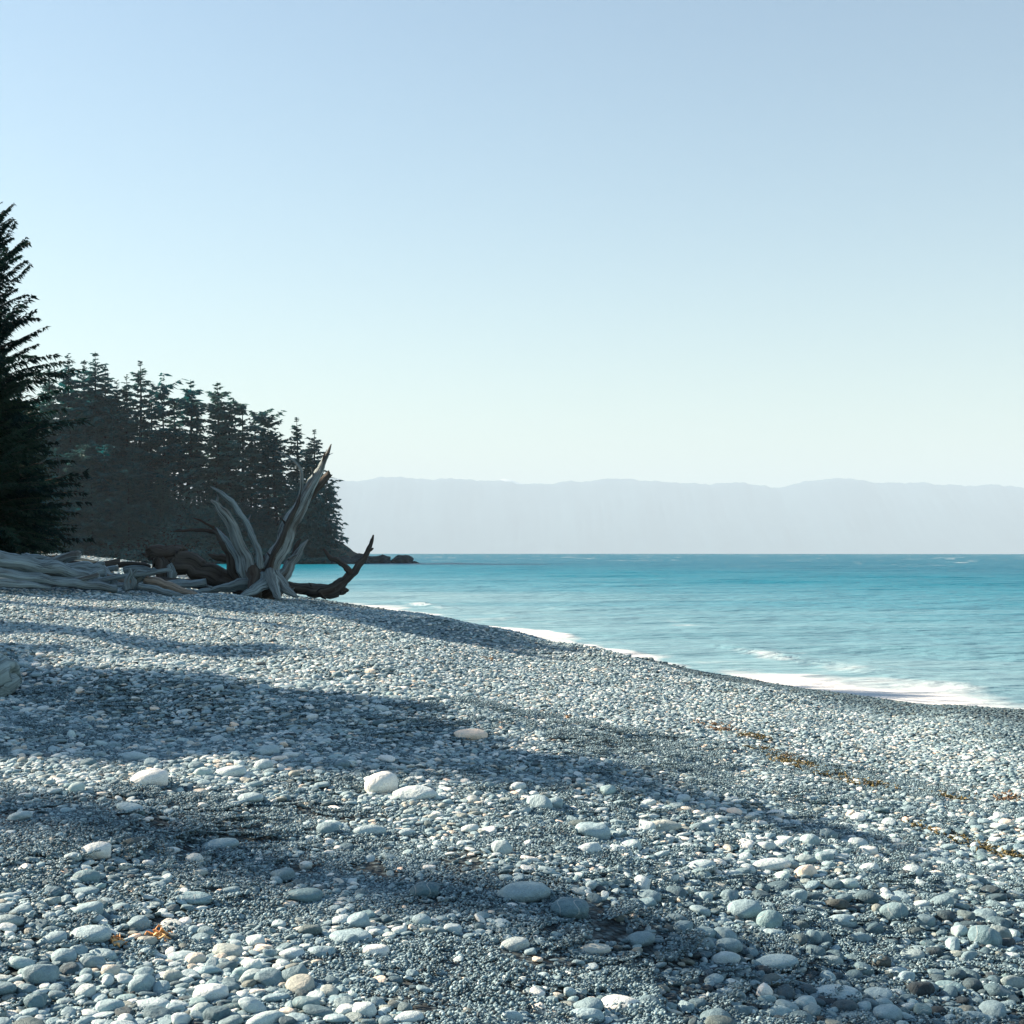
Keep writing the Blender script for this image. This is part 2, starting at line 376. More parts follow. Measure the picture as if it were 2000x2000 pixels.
# ------------------------------------------------------------------ conifers
def conifer(name, seed, H, base, width, nb, stn, per, leaf, droop=0.35, up=0.15, shape=0.85, flag=0.0, flag_az=0.0, irr=0.4, lean=0.0, trunk_r=None, flat=0.0, patchy=0.0):
    """returns (trunk mesh, crown mesh) for a tapered trunk with limbs and sprays of needles"""
    g = np.random.default_rng(seed)
    tr = trunk_r or H * 0.013
    # trunk
    tv, tf = [], []
    hs_ = np.linspace(0, 1, 9); bend = g.normal(0, 0.012 * H, 2)
    def axis(t): return np.stack([lean * H * t ** 2 + bend[0] * np.sin(t * 2.6), bend[1] * np.sin(t * 2.2), H * t], -1)
    for i, t in enumerate(hs_):
        c = axis(np.array(t)); r = tr * (1 - t) ** 0.8 + 0.012 * (H / 20)
        r *= 1.35 if i == 0 else 1
        for a in range(7): tv.append(c + np.array([r * math.cos(a * 6.2832 / 7), r * math.sin(a * 6.2832 / 7), 0]))
    for i in range(8):
        for a in range(7): tf.append((i * 7 + a, i * 7 + (a + 1) % 7, (i + 1) * 7 + (a + 1) % 7, (i + 1) * 7 + a))
    # limbs
    t = base + (1 - base) * np.sort(g.uniform(0, 1, nb) ** 0.9)
    u = (t - base) / (1 - base)
    az = np.arange(nb) * 2.39996 + g.normal(0, 0.5, nb)
    prof = (1 - u) ** shape * (1 - 0.35 * np.exp(-u / 0.08) * (base > 0.1))
    if flat: prof = np.maximum(prof, flat * (u < 0.985))
    L = width * prof * np.exp(g.normal(0, irr, nb)) + 0.02 * H * (1 - 0.6 * u)
    L *= np.clip(1 + flag * np.cos(az - flag_az), 0.12, 3)
    L = np.minimum(L, width * 1.15)
    if patchy:
        L *= np.where(np.sin(u * 23 + az * 1.0 + seed) > 1 - 2 * (1 - patchy) , 1.0, 0.35)
    org = axis(t); d0 = np.stack([np.cos(az), np.sin(az), np.zeros(nb)], -1)
    upv = up + 0.55 * u ** 2 + g.normal(0, 0.10, nb); dr = droop * (1.1 - 0.6 * u) + g.normal(0, 0.06, nb)
    def bp(s): # (nb,) + s scalar/array broadcast
        return org + d0 * (L * s)[..., None] + np.array([0, 0, 1.0]) * (L * (upv * s - dr * s * s))[..., None]
    for i in range(nb):
        p0 = org[i]; r0 = tr * 0.16 * (1 - 0.7 * u[i]) + 0.008
        pts = [org[i] + d0[i] * L[i] * s + np.array([0, 0, L[i] * (upv[i] * s - dr[i] * s * s)]) for s in (0, 0.5, 0.95)]
        k0 = len(tv); sd2 = np.array([-d0[i][1], d0[i][0], 0])
        for p, r in zip(pts, (r0, r0 * 0.6, r0 * 0.2)):
            tv += [p + sd2 * r, p - sd2 * r, p + np.array([0, 0, r * 1.4])]
        for j in range(2):
            for a in range(3): tf.append((k0 + j * 3 + a, k0 + j * 3 + (a + 1) % 3, k0 + j * 3 + 3 + (a + 1) % 3, k0 + j * 3 + 3 + a))
    # needle sprays: narrow kites
    Q = []
    for k in range(stn):
        s = np.clip((k + 0.6 + g.uniform(-0.4, 0.4, nb)) / stn, 0.05, 1.0)
        b = bp(s)
        for j in range(per):
            sgn = 1 if (j % 2) else -1
            spread = sgn * g.uniform(0.35, 1.25, nb) if j < per - 1 else g.uniform(-0.3, 0.3, nb)
            a2 = az + spread
            ll = leaf * np.exp(g.normal(0, 0.35, nb)) + 0.20 * L * (1 - 0.75 * s) * g.uniform(0.3, 1, nb)
            dz = g.normal(-0.30, 0.30, nb) - dr * 0.5
            dv = np.stack([np.cos(a2), np.sin(a2), dz], -1); dv /= np.linalg.norm(dv, axis=1)[:, None]
            sv = np.cross(dv, g.normal(0, 1, (nb, 3)) * np.array([0.5, 0.5, 1]) + np.array([0, 0, 0.6])); sv /= np.linalg.norm(sv, axis=1)[:, None] + 1e-9
            top = np.clip(L / (0.40 * width), 0.30, 1.0); ll = ll * top
            w = leaf * 0.30 * top * np.exp(g.normal(0, 0.25, nb))
            tip = b + dv * ll[:, None]; mid = b + dv * (ll * 0.45)[:, None]
            Q.append(np.stack([b, mid + sv * w[:, None], tip, mid - sv * w[:, None]], 1))
    Q = np.concatenate(Q, 0)
    # leader
    cv = Q.reshape(-1, 3); cf = np.arange(len(cv)).reshape(-1, 4)
    return mesh(name + '_trunk', tv, tf), mesh(name + '_crown', cv, cf, False)

NT = 8
far_v = [
    conifer('f0', 1, 20, 0.04, 3.6, 130, 8, 6, 0.50, 0.40, 0.12, 1.0),
    conifer('f1', 2, 20, 0.03, 4.4, 140, 8, 6, 0.54, 0.45, 0.10, 0.95, irr=0.35),
    conifer('f2', 3, 20, 0.12, 3.2, 92, 8, 6, 0.50, 0.32, 0.14, 0.85, irr=0.6),
    conifer('f3', 4, 20, 0.18, 3.5, 76, 8, 6, 0.52, 0.28, 0.16, 0.65, flag=0.3, flag_az=0.2, irr=0.7),
    conifer('f4', 5, 20, 0.2, 3.6, 64, 8, 6, 0.52, 0.15, 0.12, 0.50, flag=0.5, flag_az=3.0, irr=0.7, lean=0.03, flat=0.5),
    conifer('f5', 6, 20, 0.12, 2.7, 100, 7, 6, 0.44, 0.38, 0.10, 1.0, irr=0.55),
    conifer('f6', 7, 20, 0.02, 5.4, 150, 8, 6, 0.66, 0.35, 0.25, 0.60, irr=0.4),
    conifer('f7', 8, 20, 0.02, 4.8, 150, 8, 6, 0.62, 0.40, 0.18, 0.75, irr=0.45),
]
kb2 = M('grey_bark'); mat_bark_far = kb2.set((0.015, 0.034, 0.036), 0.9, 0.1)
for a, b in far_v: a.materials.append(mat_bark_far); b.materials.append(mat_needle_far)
near_v = [
    conifer('n0', 11, 20, 0.02, 5.4, 290, 19, 10, 0.17, 0.26, 0.42, 0.66, irr=0.36),
    conifer('n1', 12, 20, 0.05, 4.3, 230, 14, 6, 0.24, 0.38, 0.18, 0.78, irr=0.34),
    conifer('n3', 14, 20, 0.03, 4.6, 340, 15, 6, 0.42, 0.38, 0.16, 0.95, irr=0.22),
    conifer('n4', 15, 20, 0.03, 4.6, 380, 14, 6, 0.46, 0.30, 0.20, 0.33, irr=0.18),
    conifer('n2', 13, 20, 0.02, 6.2, 260, 15, 6, 0.26, 0.32, 0.28, 0.50, irr=0.32),
]
for a, b in near_v: a.materials.append(mat_bark); b.materials.append(mat_needle)

def plant(x, y, z, H, var, label, group, name='spruce_tree', rz=None, wide=1.0):
    tm, cm = var
    e = link(name, None, loc=(x, y, z)); e.rotation_euler = (0, 0, rng.uniform(0, 6.28) if rz is None else rz)
    s = H / 20.0; e.scale = (s * wide, s * wide, s)
    tag(e, label, 'tree', group)
    link('trunk', tm, parent=e); link('crown', cm, parent=e)
    return e

# headland: a wooded bluff about 300 m away across the bay
def head_z(x, y):
    u = np.clip((-41.5 - x) / 30, 0, 1.6) ** 0.75; v = np.clip((y - 298 - 0.10 * np.abs(x + 60)) / 16, 0, 1); v2 = np.clip((430 - y) / 60, 0, 1)
    return -2.5 + (3.5 + 9.0 * u) * np.clip(v, 0, 1) ** 0.6 * v2 * np.clip((-41.0 - x) / 3, 0, 1) ** 0.5 + 2.0 * np.clip((-41 - x) / 3, 0, 1)
hx = np.linspace(-260, -33, 150); hy = np.linspace(292, 440, 80)
HX, HY = np.meshgrid(hx, hy); HZ_ = head_z(HX, HY) + 0.4 * sines(HX, HY, 81, 9) * (HX < -38)
me = mesh('headland', np.stack([HX, HY, HZ_], -1).reshape(-1, 3), grid_faces(len(hy), len(hx)))
kh = M('bluff_earth'); mat_bluff = kh.set(kh.ramp(kh.noise(kh.coord('Object'), 0.4, 5), [(0.35, (0.012, 0.022, 0.02)), (0.7, (0.04, 0.05, 0.042))]), 0.95, 0.1)
tag(link('headland', me, mat_bluff), kind='structure')

GF = 'conifers on the wooded headland'
def head_tree(px, top, d, var, label, wide=1.0, rz=None):
    x = (px - 1000) / F * d; z = float(head_z(np.array([x]), np.array([float(d)]))[0]) - 0.2
    H = CAMZ - (top - HZ) / F * d - z
    return plant(x, d, z, H, far_v[var], label, GF, 'spruce_tree', rz, wide)
sil = [  # photo column, top row, distance, kind, label
    (96, 716, 316, 0, 'hazy spruce top peeking out just right of the dark tree at the left edge'),
    (130, 690, 318, 0, 'pointed spruce at the left end of the headland skyline beside the dark tree'),
    (166, 702, 322, 1, 'broad spruce left of the tallest twin crown on the headland'),
    (184, 686, 316, 1, 'tallest broad conifer on the left part of the headland skyline'),
    (204, 716, 320, 1, 'broad spruce on the right shoulder of the tallest headland conifer'),
    (226, 742, 316, 0, 'lower spruce in the skyline dip right of the tallest headland conifer'),
    (246, 731, 320, 0, 'small spruce crowding the left side of the sharp skyline spire'),
    (267, 704, 316, 5, 'sharp isolated spruce spire in the middle of the headland skyline'),
    (290, 762, 318, 5, 'thin lower spruce right of the sharp skyline spire'),
    (318, 752, 314, 4, 'windswept flat-topped conifer leaning left on the headland skyline'),
    (364, 740, 316, 2, 'slim pointed spruce right of the windswept flat-topped conifer'),
    (340, 778, 322, 3, 'sparse conifer between the flat-topped conifer and the slim pointed spruce'),
    (414, 744, 314, 2, 'tall open-branched spruce with sky showing between its limbs'),
    (390, 800, 322, 5, 'thin bare-stemmed spruce left of the tall open-branched spruce'),
    (452, 785, 316, 5, 'slim bare-trunked spruce right of the tall open-branched spruce'),
    (472, 788, 312, 3, 'windswept conifer with branches streaming right on the headland'),
    (500, 806, 318, 3, 'sparse windswept conifer on the falling part of the skyline'),
    (524, 814, 314, 3, 'dark ragged conifer on the falling right part of the skyline'),
    (545, 832, 312, 2, 'low ragged spruce left of the small pointed pair at the headland tip'),
    (576, 814, 314, 5, 'small pointed spruce second from the headland tip'),
    (596, 862, 312, 2, 'low spruce between the two pointed ones at the headland tip'),
    (617, 838, 310, 5, 'pale thin spruce standing last at the tip of the headland'),
    (436, 815, 322, 2, 'half hidden spruce behind the slim bare-trunked one on the headland'),
]
for px, top, d, k, lab in sil: head_tree(px, top, d, k, lab, wide={2: 1.35, 3: 1.3, 4: 1.2, 5: 1.3}.get(k, 1.15))
LABS = 'thin half hidden conifer among the sparse trees on the right of the headland'
g = np.random.default_rng(41)
for i in range(10):
    px = 325 + i * 27.0 + g.uniform(-6, 6)
    top = np.interp(px, [320, 420, 470, 540, 600, 630], [790, 800, 825, 850, 880, 900]) + g.uniform(0, 75)
    head_tree(px, top, 320 + g.uniform(-5, 9), int(g.choice((2, 3, 5, 5))), LABS, wide=g.uniform(1.0, 1.5))
# the crowd of trees below the skyline
env_x = [0, 60, 130, 200, 267, 330, 400, 470, 540, 600, 640]; env_t = [740, 735, 740, 745, 770, 800, 850, 880, 900, 935, 985]
LABC = 'hazy dark conifer in the dense part of the headland forest below the skyline'
g = np.random.default_rng(99)
for row, (d, drop0, drop1, n, kinds) in enumerate(((322, 5, 60, 24, (0, 1, 7)), (312, 45, 110, 26, (0, 1, 7)), (307, 120, 190, 28, (1, 7, 6)), (302, 190, 260, 30, (6, 7)))):
    for i in range(n):
        px = -130 + (i + g.uniform(-0.35, 0.35)) * 765.0 / n
        if row == 0 and px > 330: continue
        if row == 1 and px > 470: continue
        top = np.interp(px, env_x, env_t) + g.uniform(drop0, drop1) * (1.0 if px < 420 else 0.6)
        if row >= 1 and px > 340: top = max(top, 962 + g.uniform(-25, 35))
        top = min(top, 1062)
        if px > 628: continue
        head_tree(px, top, d + g.uniform(-2, 2), int(g.choice(kinds)), ('hazy conifer just under the skyline', 'hazy conifer in the second tier below the skyline', 'dense conifer halfway down the wooded slope', 'low bushy conifer at the foot of the wooded slope')[row] + (', beside the dark edge trees' if px < 60 else ', left part' if px < 240 else ', middle part' if px < 430 else ', near the headland tip'), wide=g.uniform(0.95, 1.35) * (1.0 if row < 2 else 1.25))
# overhanging foliage at the tip, down to the rocks
for px, top, d, lab in ((640, 925, 306, 'leafy tree overhanging the water at the very tip of the headland'), (628, 985, 303, 'low leafy tree under the overhanging one at the headland tip'), (606, 955, 304, 'dark bushy tree just behind the tip of the headland'), (585, 940, 305, 'dark bushy tree left of the headland tip, rising over the rootwad')):
    head_tree(px - 6, top, d, 7, lab, wide=0.85)
# understorey: nobody could count it
g = np.random.default_rng(5); n = 44000
x = -39.0 - 119 * g.uniform(0, 1, n) ** 1.5; y = 295 + 22 * g.uniform(0, 1, n)
z = head_z(x, y) + g.uniform(-0.3, 3.4, n) * np.clip((-40 - x) / 6, 0.3, 1)
dv = g.normal(0, 1, (n, 3)); dv[:, 2] *= 0.6; dv /= np.linalg.norm(dv, axis=1)[:, None]
sv = np.cross(dv, g.normal(0, 1, (n, 3))); sv /= np.linalg.norm(sv, axis=1)[:, None]
l_ = g.uniform(0.5, 1.1, n)[:, None]; b = np.stack([x, y, np.maximum(z, 0.5)], -1)
Q = np.stack([b, b + dv * l_ * 0.5 + sv * l_ * 0.3, b + dv * l_, b + dv * l_ * 0.5 - sv * l_ * 0.3], 1).reshape(-1, 3)
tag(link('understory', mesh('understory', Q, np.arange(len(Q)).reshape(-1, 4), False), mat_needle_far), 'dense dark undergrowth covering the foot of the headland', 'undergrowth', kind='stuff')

# the dark near trees at the left edge
def near_tree(px, top, d, var, label, wide=1.0, rz=None, group='dark spruces at the left edge'):
    x = (px - 1000) / F * d; z = g1(x, d) - 0.1
    return plant(x, d, z, CAMZ - (top - HZ) / F * d - z, near_v[var], label, group, 'spruce_tree', rz, wide)
near_tree(-8, 398, 38, 0, 'tall dark spruce at the left edge with long branches reaching right', 0.82, 2.2)
near_tree(-70, 560, 37, 1, 'dark spruce cut off by the frame in front of the tall one', 1.15)
near_tree(30, 800, 40, 4, 'low dense dark spruce at the foot of the tall one on the left edge', 0.95)
near_tree(-30, 700, 36.5, 4, 'broad dark spruce at the left edge, branches sweeping to the ground', 1.0)
near_tree(62, 905, 41, 4, 'small dark bushy spruce rightmost of the left edge group', 0.9)
# spruces behind the beach, left of the picture: they throw the long shadow bands over the shingle
sx, sy = math.sin(R(SUN_AZ)), -math.cos(R(SUN_AZ))
def shade_tree(tip, L, var, label, wide=1.0, rz=None):
    tx, ty = tip; bx, by = tx - sx * L, ty - sy * L
    zb = g1(bx, by); zt = g1(tx, ty)
    H = L * math.tan(R(SUN_EL)) + zt - zb
    return plant(bx, by, zb - 0.1, H, near_v[var], label, 'spruces along the back of the beach', 'spruce_tree', rz, wide)
def tipof(px, py): return hit(px, py)
shade_tree(tipof(1830, 1690), 23, 2, 'spruce at the back of the beach throwing the long diagonal shadow', 1.9)
shade_tree(tipof(900, 1452), 21, 3, 'round-topped spruce at the back of the beach beside the one throwing the long diagonal shadow', 0.36)
shade_tree(tipof(620, 1376), 20, 3, 'bushy spruce at the back of the beach widening the long diagonal shadow', 0.42)
shade_tree(tipof(480, 1404), 19, 3, 'low bushy spruce at the back of the beach nearest the long diagonal shadow', 0.36)
shade_tree(tipof(530, 1272), 20, 3, 'spruce at the back of the beach throwing the second shadow stripe', 0.42)
shade_tree(tipof(560, 1226), 22, 3, 'slim spruce at the back of the beach throwing the thin far stripe', 0.2)
for (tx, ty), L_, v_, w_, lab in (((0.7, 24.6), 28, 3, 0.8, 'widest spruce at the back of the beach shading the upturned rootwad'), ((0.0, 26.2), 27, 3, 1.0, 'broad spruce at the back of the beach shading the rootwad from behind'),
        (tipof(980, 1252), 27, 3, 0.5, 'spruce at the back of the beach shading the low berm beyond the rootwad'), (tipof(700, 1216), 26, 3, 0.45, 'spruce at the back of the beach shading the foot of the rootwad'),
        (tipof(430, 1166), 25, 3, 0.5, 'spruce at the back of the beach shading the tangled root'),
        ((-8.8, 25.9), 24, 3, 0.4, 'slim spruce at the back of the beach shading the grey logs'), ((-1.2, 28.0), 30, 3, 1.2, 'broad low spruce at the back of the beach behind the grey logs'), ((-2.5, 30.5), 31, 3, 1.3, 'second broad low spruce at the back of the beach behind the grey logs')):
    shade_tree((tx, ty), L_, v_, lab, w_)
shade_tree(tipof(1420, 1895), 80, 3, 'tall spruce far along the beach throwing the soft foreground shadow', 0.10)

# ------------------------------------------------------------------ driftwood
def sweep(pts, rad, seed, nseg=14, sub=6, ridge=0.18, rough=0.10, flat=1.0, jag=0.0):
    """a tapering, grooved piece of wood along a path; UV = (round the stem, along it)"""
    g = np.random.default_rng(seed); pts = np.array(pts, float); rad = np.array(rad, float)
    n = len(pts); tt = np.linspace(0, n - 1, (n - 1) * sub + 1)
    def cr(a):
        out = []
        for t in tt:
            i = min(int(t), n - 2); f = t - i
            p0, p1, p2, p3 = a[max(i - 1, 0)], a[i], a[i + 1], a[min(i + 2, n - 1)]
            out.append(0.5 * (2 * p1 + (p2 - p0) * f + (2 * p0 - 5 * p1 + 4 * p2 - p3) * f * f + (3 * p1 - p0 - 3 * p2 + p3) * f ** 3))
        return np.array(out)
    c = cr(pts); r = np.maximum(cr(rad[:, None])[:, 0], 0.004)
    q = np.linspace(0, 1, len(c)) * (n - 1)
    lump = sum(g.uniform(0.3, 1) * np.sin(q * w_ + g.uniform(0, 6.28)) for w_ in (3.1, 5.7, 9.3)) / 3
    r = r * (1 + 0.18 * lump); c = c + (r * 0.12)[:, None] * np.stack([np.sin(q * w_ + p_) for w_, p_ in ((4.3, g.uniform(0, 6)), (5.1, g.uniform(0, 6)), (6.2, g.uniform(0, 6)))], -1)
    tan = np.gradient(c, axis=0); tan /= np.linalg.norm(tan, axis=1)[:, None] + 1e-9
    ref = np.array([0.0, 1.0, 0.0])
    if abs(tan[0] @ ref) > 0.8: ref = np.array([0.0, 0, 1.0])
    V, UV = [], []
    th = np.arange(nseg) / nseg * 2 * math.pi
    ph = g.uniform(0, 6.28, 6); am = g.uniform(0.3, 1, 6); ln = 0.0
    tw = g.uniform(-0.5, 0.5)
    u = ref - tan[0] * (ref @ tan[0]); u /= np.linalg.norm(u)
    for i in range(len(c)):
        u = u - tan[i] * (u @ tan[i]); u /= np.linalg.norm(u); v = np.cross(tan[i], u)
        if i: ln += np.linalg.norm(c[i] - c[i - 1])
        a = th + tw * ln
        m = 1 + ridge * (am[0] * np.sin(2 * a + ph[0]) + am[1] * np.sin(3 * a + ph[1]) + 0.8 * am[2] * np.sin(5 * a + ph[2])) + rough * g.normal(0, 0.5, nseg)
        m = np.maximum(m, 0.35)
        end = jag * r[i] * g.normal(0, 1, nseg) if i == len(c) - 1 else 0 * th
        V.append(c[i] + (np.cos(th) * r[i] * m)[:, None] * u + (np.sin(th) * r[i] * m * flat)[:, None] * v + end[:, None] * tan[i])
        UV.append(np.stack([th / 6.2832, np.full(nseg, ln)], -1))
    nr = len(V); V = np.array(V).reshape(-1, 3); V = np.vstack([V, c[0], c[-1] - tan[-1] * r[-1] * 0.4])
    i = np.arange(nr - 1)[:, None] * nseg; j = np.arange(nseg)[None, :]; j2 = (j + 1) % nseg
    F4 = np.stack([i + j, i + j2, i + nseg + j2, i + nseg + j], -1).reshape(-1, 4)
    caps = [(nr * nseg, k2, k1) for k1, k2 in zip(range(nseg), list(range(1, nseg)) + [0])] + [(nr * nseg + 1, (nr - 1) * nseg + k1, (nr - 1) * nseg + k2) for k1, k2 in zip(range(nseg), list(range(1, nseg)) + [0])]
    return V, F4, caps, np.array(UV).reshape(-1, 2), nseg
def wood_mesh(name, parts):
    bm = bmesh.new(); uvl = bm.loops.layers.uv.new('UVMap')
    for V, F4, caps, UV, nseg in parts:
        vs = [bm.verts.new(p) for p in V]
        nv = len(UV)
        for f in F4:
            fa = bm.faces.new([vs[q] for q in f]); fa.smooth = True
            for lp, q in zip(fa.loops, f):
                uu = UV[q].copy()
                if q % nseg == 0 and (f % nseg).max() > 1: uu[0] = 1.0
                lp[uvl].uv = uu
        for f in caps:
            fa = bm.faces.new([vs[q] for q in f]); fa.smooth = False
            for lp, q in zip(fa.loops, f): lp[uvl].uv = UV[q] if q < nv else (0.5, 0.0)
    me = bpy.data.meshes.new(name); bm.normal_update(); bm.to_mesh(me); bm.free(); return me

DS = 28.0; K2 = 660 / 1932.0
def cp(cx, cy, dd=0.0):     # a point read off the enlarged view of the rootwad
    return np.array(P(200 + cx * K2, 820 + cy * K2, DS + dd))
px2m = K2 / F * DS          # metres per enlarged pixel
stump = link('driftwood_rootwad', None, loc=tuple(cp(900, 960, 0.2)))
tag(stump, 'huge upturned grey tree stump with spreading roots standing on the shingle', 'driftwood stump')
O = np.array(stump.location)
def root(name, path, widths, seed, mat=mat_wood, label=None, **kw):
    pts = [cp(*q) - O for q in path]; rad = [w * 0.5 * px2m for w in widths]
    o = link(name, wood_mesh(name, [sweep(pts, rad, seed, **kw)]), mat, stump)
    if label: o['label'] = label
    return o
root('root', [(880, 990, 0.1), (940, 880, 0.0), (1010, 740, -0.1), (1090, 570, -0.2), (1170, 420, -0.3), (1235, 300, -0.35), (1280, 210, -0.4), (1309, 138, -0.42)], [180, 136, 104, 88, 64, 40, 25, 4], 1, label='tallest root, leaning right to a pale pointed tip', nseg=20, ridge=0.22)
root('root', [(930, 900, -0.25), (990, 760, -0.3), (1060, 600, -0.4), (1115, 480, -0.4), (1130, 430, -0.4)], [60, 56, 44, 30, 10], 2, mat_wood_dark, flat=0.6)
root('root', [(1120, 520, -0.1), (1180, 440, -0.05), (1250, 360, 0.0), (1300, 305, 0.0)], [60, 62, 56, 34], 3, mat_wood_dark, jag=0.5)
root('twig', [(1118, 470, -0.3), (1138, 380, -0.3), (1136, 300, -0.3), (1105, 245, -0.3), (1060, 212, -0.3), (995, 178, -0.3)], [22, 20, 18, 14, 10, 4], 4, nseg=8)
root('root', [(870, 960, -0.1), (830, 830, -0.25), (780, 690, -0.35), (715, 560, -0.5), (660, 490, -0.55), (622, 455, -0.6)], [140, 98, 78, 64, 46, 12], 5, mat_wood, 'broad split root leaning left', nseg=18, flat=0.7, ridge=0.25)
root('root', [(905, 840, -0.35), (885, 740, -0.4), (845, 640, -0.45), (790, 540, -0.5), (720, 455, -0.55), (660, 405, -0.6), (618, 382, -0.6)], [70, 54, 46, 44, 40, 26, 6], 6, mat_wood_grey, nseg=12, flat=0.75)
root('root', [(800, 950, 0.3), (760, 850, 0.25), (720, 740, 0.2), (680, 670, 0.2), (640, 630, 0.2)], [100, 80, 62, 56, 30], 7, mat_wood_dark)
root('root', [(820, 900, -0.1), (775, 800, -0.1), (725, 715, -0.05), (685, 660, 0.0), (652, 615, 0.0)], [66, 46, 34, 26, 6], 8, mat_wood_grey, nseg=10)
root('twig', [(655, 640, 0.2), (600, 632, 0.2), (520, 628, 0.2), (450, 634, 0.2), (405, 636, 0.2)], [34, 24, 18, 14, 5], 9, mat_wood_dark, nseg=8)
root('twig', [(640, 618, 0.25), (600, 598, 0.25), (560, 575, 0.25), (515, 560, 0.25)], [20, 16, 12, 4], 10, mat_wood_dark, nseg=7)
root('root', [(760, 800, 0.4), (700, 790, 0.4), (650, 785, 0.4), (608, 770, 0.4)], [44, 40, 34, 10], 11, mat_wood_dark, nseg=9)
root('root', [(1000, 940, 0.2), (1050, 860, 0.3), (1100, 790, 0.4), (1140, 730, 0.4), (1175, 684, 0.4)], [90, 64, 46, 30, 6], 12, mat_wood, nseg=10)
root('root', [(1040, 880, 0.3), (1090, 800, 0.5), (1110, 720, 0.6), (1135, 680, 0.6)], [50, 40, 28, 6], 13, mat_wood_dark, nseg=9)
# broken stubs, splinters and small roots all over the stump
gs = np.random.default_rng(23)
for i, (bx, by, bd, ex, ey, w, mt) in enumerate([(1065, 620, -0.25, 1020, 560, 20, mat_wood_dark), (1150, 470, -0.3, 1205, 420, 22, mat_wood_grey), (1210, 340, -0.35, 1190, 270, 16, mat_wood), (1262, 240, -0.4, 1285, 170, 14, mat_wood_dark),
        (740, 600, -0.45, 690, 555, 20, mat_wood_dark), (690, 520, -0.5, 640, 500, 18, mat_wood), (650, 480, -0.55, 655, 425, 16, mat_wood_grey), (820, 590, -0.45, 850, 540, 14, mat_wood_grey), (705, 700, 0.1, 660, 700, 18, mat_wood_dark), (985, 800, -0.3, 940, 755, 22, mat_wood_dark),
        (1060, 800, 0.2, 1120, 770, 18, mat_wood), (900, 830, -0.35, 925, 770, 26, mat_wood_dark), (860, 880, -0.4, 905, 830, 30, mat_wood_dark), (1350, 950, 0.3, 1365, 1000, 16, mat_wood_dark), (1200, 960, 0.3, 1180, 930, 14, mat_wood_dark), (1480, 815, 0.35, 1505, 800, 12, mat_wood_dark),
        (640, 975, -0.35, 600, 950, 16, mat_wood_grey), (760, 950, -0.35, 720, 1000, 18, mat_wood), (1060, 990, -0.5, 1100, 960, 16, mat_wood), (1290, 200, -0.4, 1318, 190, 8, mat_wood)]):
    mx, my = (bx + ex) / 2 + gs.uniform(-8, 8), (by + ey) / 2 + gs.uniform(-8, 8)
    root('splinter', [(bx, by, bd), (mx, my, bd + gs.uniform(-0.1, 0.1)), (ex, ey, bd + gs.uniform(-0.15, 0.15))], [w, w * 0.7, w * 0.15], 300 + i, mt, nseg=8, sub=4, jag=0.5)
# flare of the base
root('root_collar', [(770, 965, 0.2), (830, 950, 0.1), (900, 945, 0.0), (970, 945, 0.1), (1040, 960, 0.2)], [80, 130, 165, 140, 70], 14, mat_wood_dark, nseg=22, ridge=0.2)
root('root', [(850, 930, -0.2), (760, 950, -0.3), (660, 968, -0.35), (560, 985, -0.4), (490, 1000, -0.4)], [90, 66, 48, 34, 10], 15, mat_wood_grey, nseg=12, flat=0.8)
root('root', [(930, 900, -0.35), (900, 950, -0.6), (840, 985, -0.8), (780, 1010, -0.95)], [80, 60, 44, 14], 16, mat_wood_grey, nseg=11)
root('root', [(960, 880, -0.35), (980, 950, -0.6), (1000, 1000, -0.75), (1010, 1030, -0.85)], [80, 56, 40, 14], 17, mat_wood, nseg=11)
root('root', [(980, 880, -0.25), (1030, 950, -0.4), (1075, 990, -0.5), (1120, 1015, -0.55)], [80, 56, 38, 10], 18, mat_wood, nseg=11)
root('root', [(880, 850, -0.3), (870, 930, -0.5), (850, 1000, -0.6)], [90, 70, 30], 19, mat_wood_dark, nseg=11)
root('root', [(1000, 950, 0.2), (1100, 962, 0.3), (1200, 975, 0.35), (1300, 980, 0.4), (1370, 972, 0.4), (1408, 978, 0.4)], [70, 58, 70, 76, 48, 12], 20, mat_wood_dark, 'dark horizontal root lying on the shingle toward the sea', jag=0.3)
root('root', [(1240, 1000, 0.3), (1330, 960, 0.35), (1400, 905, 0.35), (1450, 855, 0.35), (1500, 785, 0.35), (1530, 725, 0.35), (1550, 657, 0.35)], [76, 62, 48, 38, 30, 24, 8], 21, mat_wood_dark, 'forked root curving up at the seaward end', nseg=12)
root('twig', [(1425, 885, 0.35), (1390, 840, 0.3), (1345, 805, 0.3), (1300, 785, 0.3), (1265, 738, 0.3)], [44, 34, 30, 26, 10], 22, mat_wood_dark, nseg=9)
root('twig', [(1515, 760, 0.35), (1535, 745, 0.33), (1550, 733, 0.32)], [22, 16, 8], 23, mat_wood_dark, nseg=7)
root('root', [(1040, 945, 0.5), (1130, 945, 0.6), (1210, 945, 0.6), (1275, 945, 0.6)], [30, 24, 20, 12], 24, mat_wood_dark, nseg=8)

K3 = 400 / 1932.0
def cq(cx, cy, d): return np.array(P(cx * K3, 1020 + cy * K3, d))
def log(name, paths, mats, label, cat='driftwood log', group=None):
    """paths: list of (points, widths in photo px at that distance, seed, options, part name)"""
    first = np.array(paths[0][0][0]); e = link(name, None, loc=tuple(first))
    tag(e, label, cat, group)
    for (pts, wid, seed, kw, pn), mt in zip(paths, mats):
        d = np.mean([p[1] for p in pts])
        rad = [w * 0.5 / F * d for w in wid]
        link(pn, wood_mesh(pn, [sweep([np.array(p) - first for p in pts], rad, seed, **kw)]), mt, e)
    return e
GL = 'driftwood logs piled left of the rootwad'
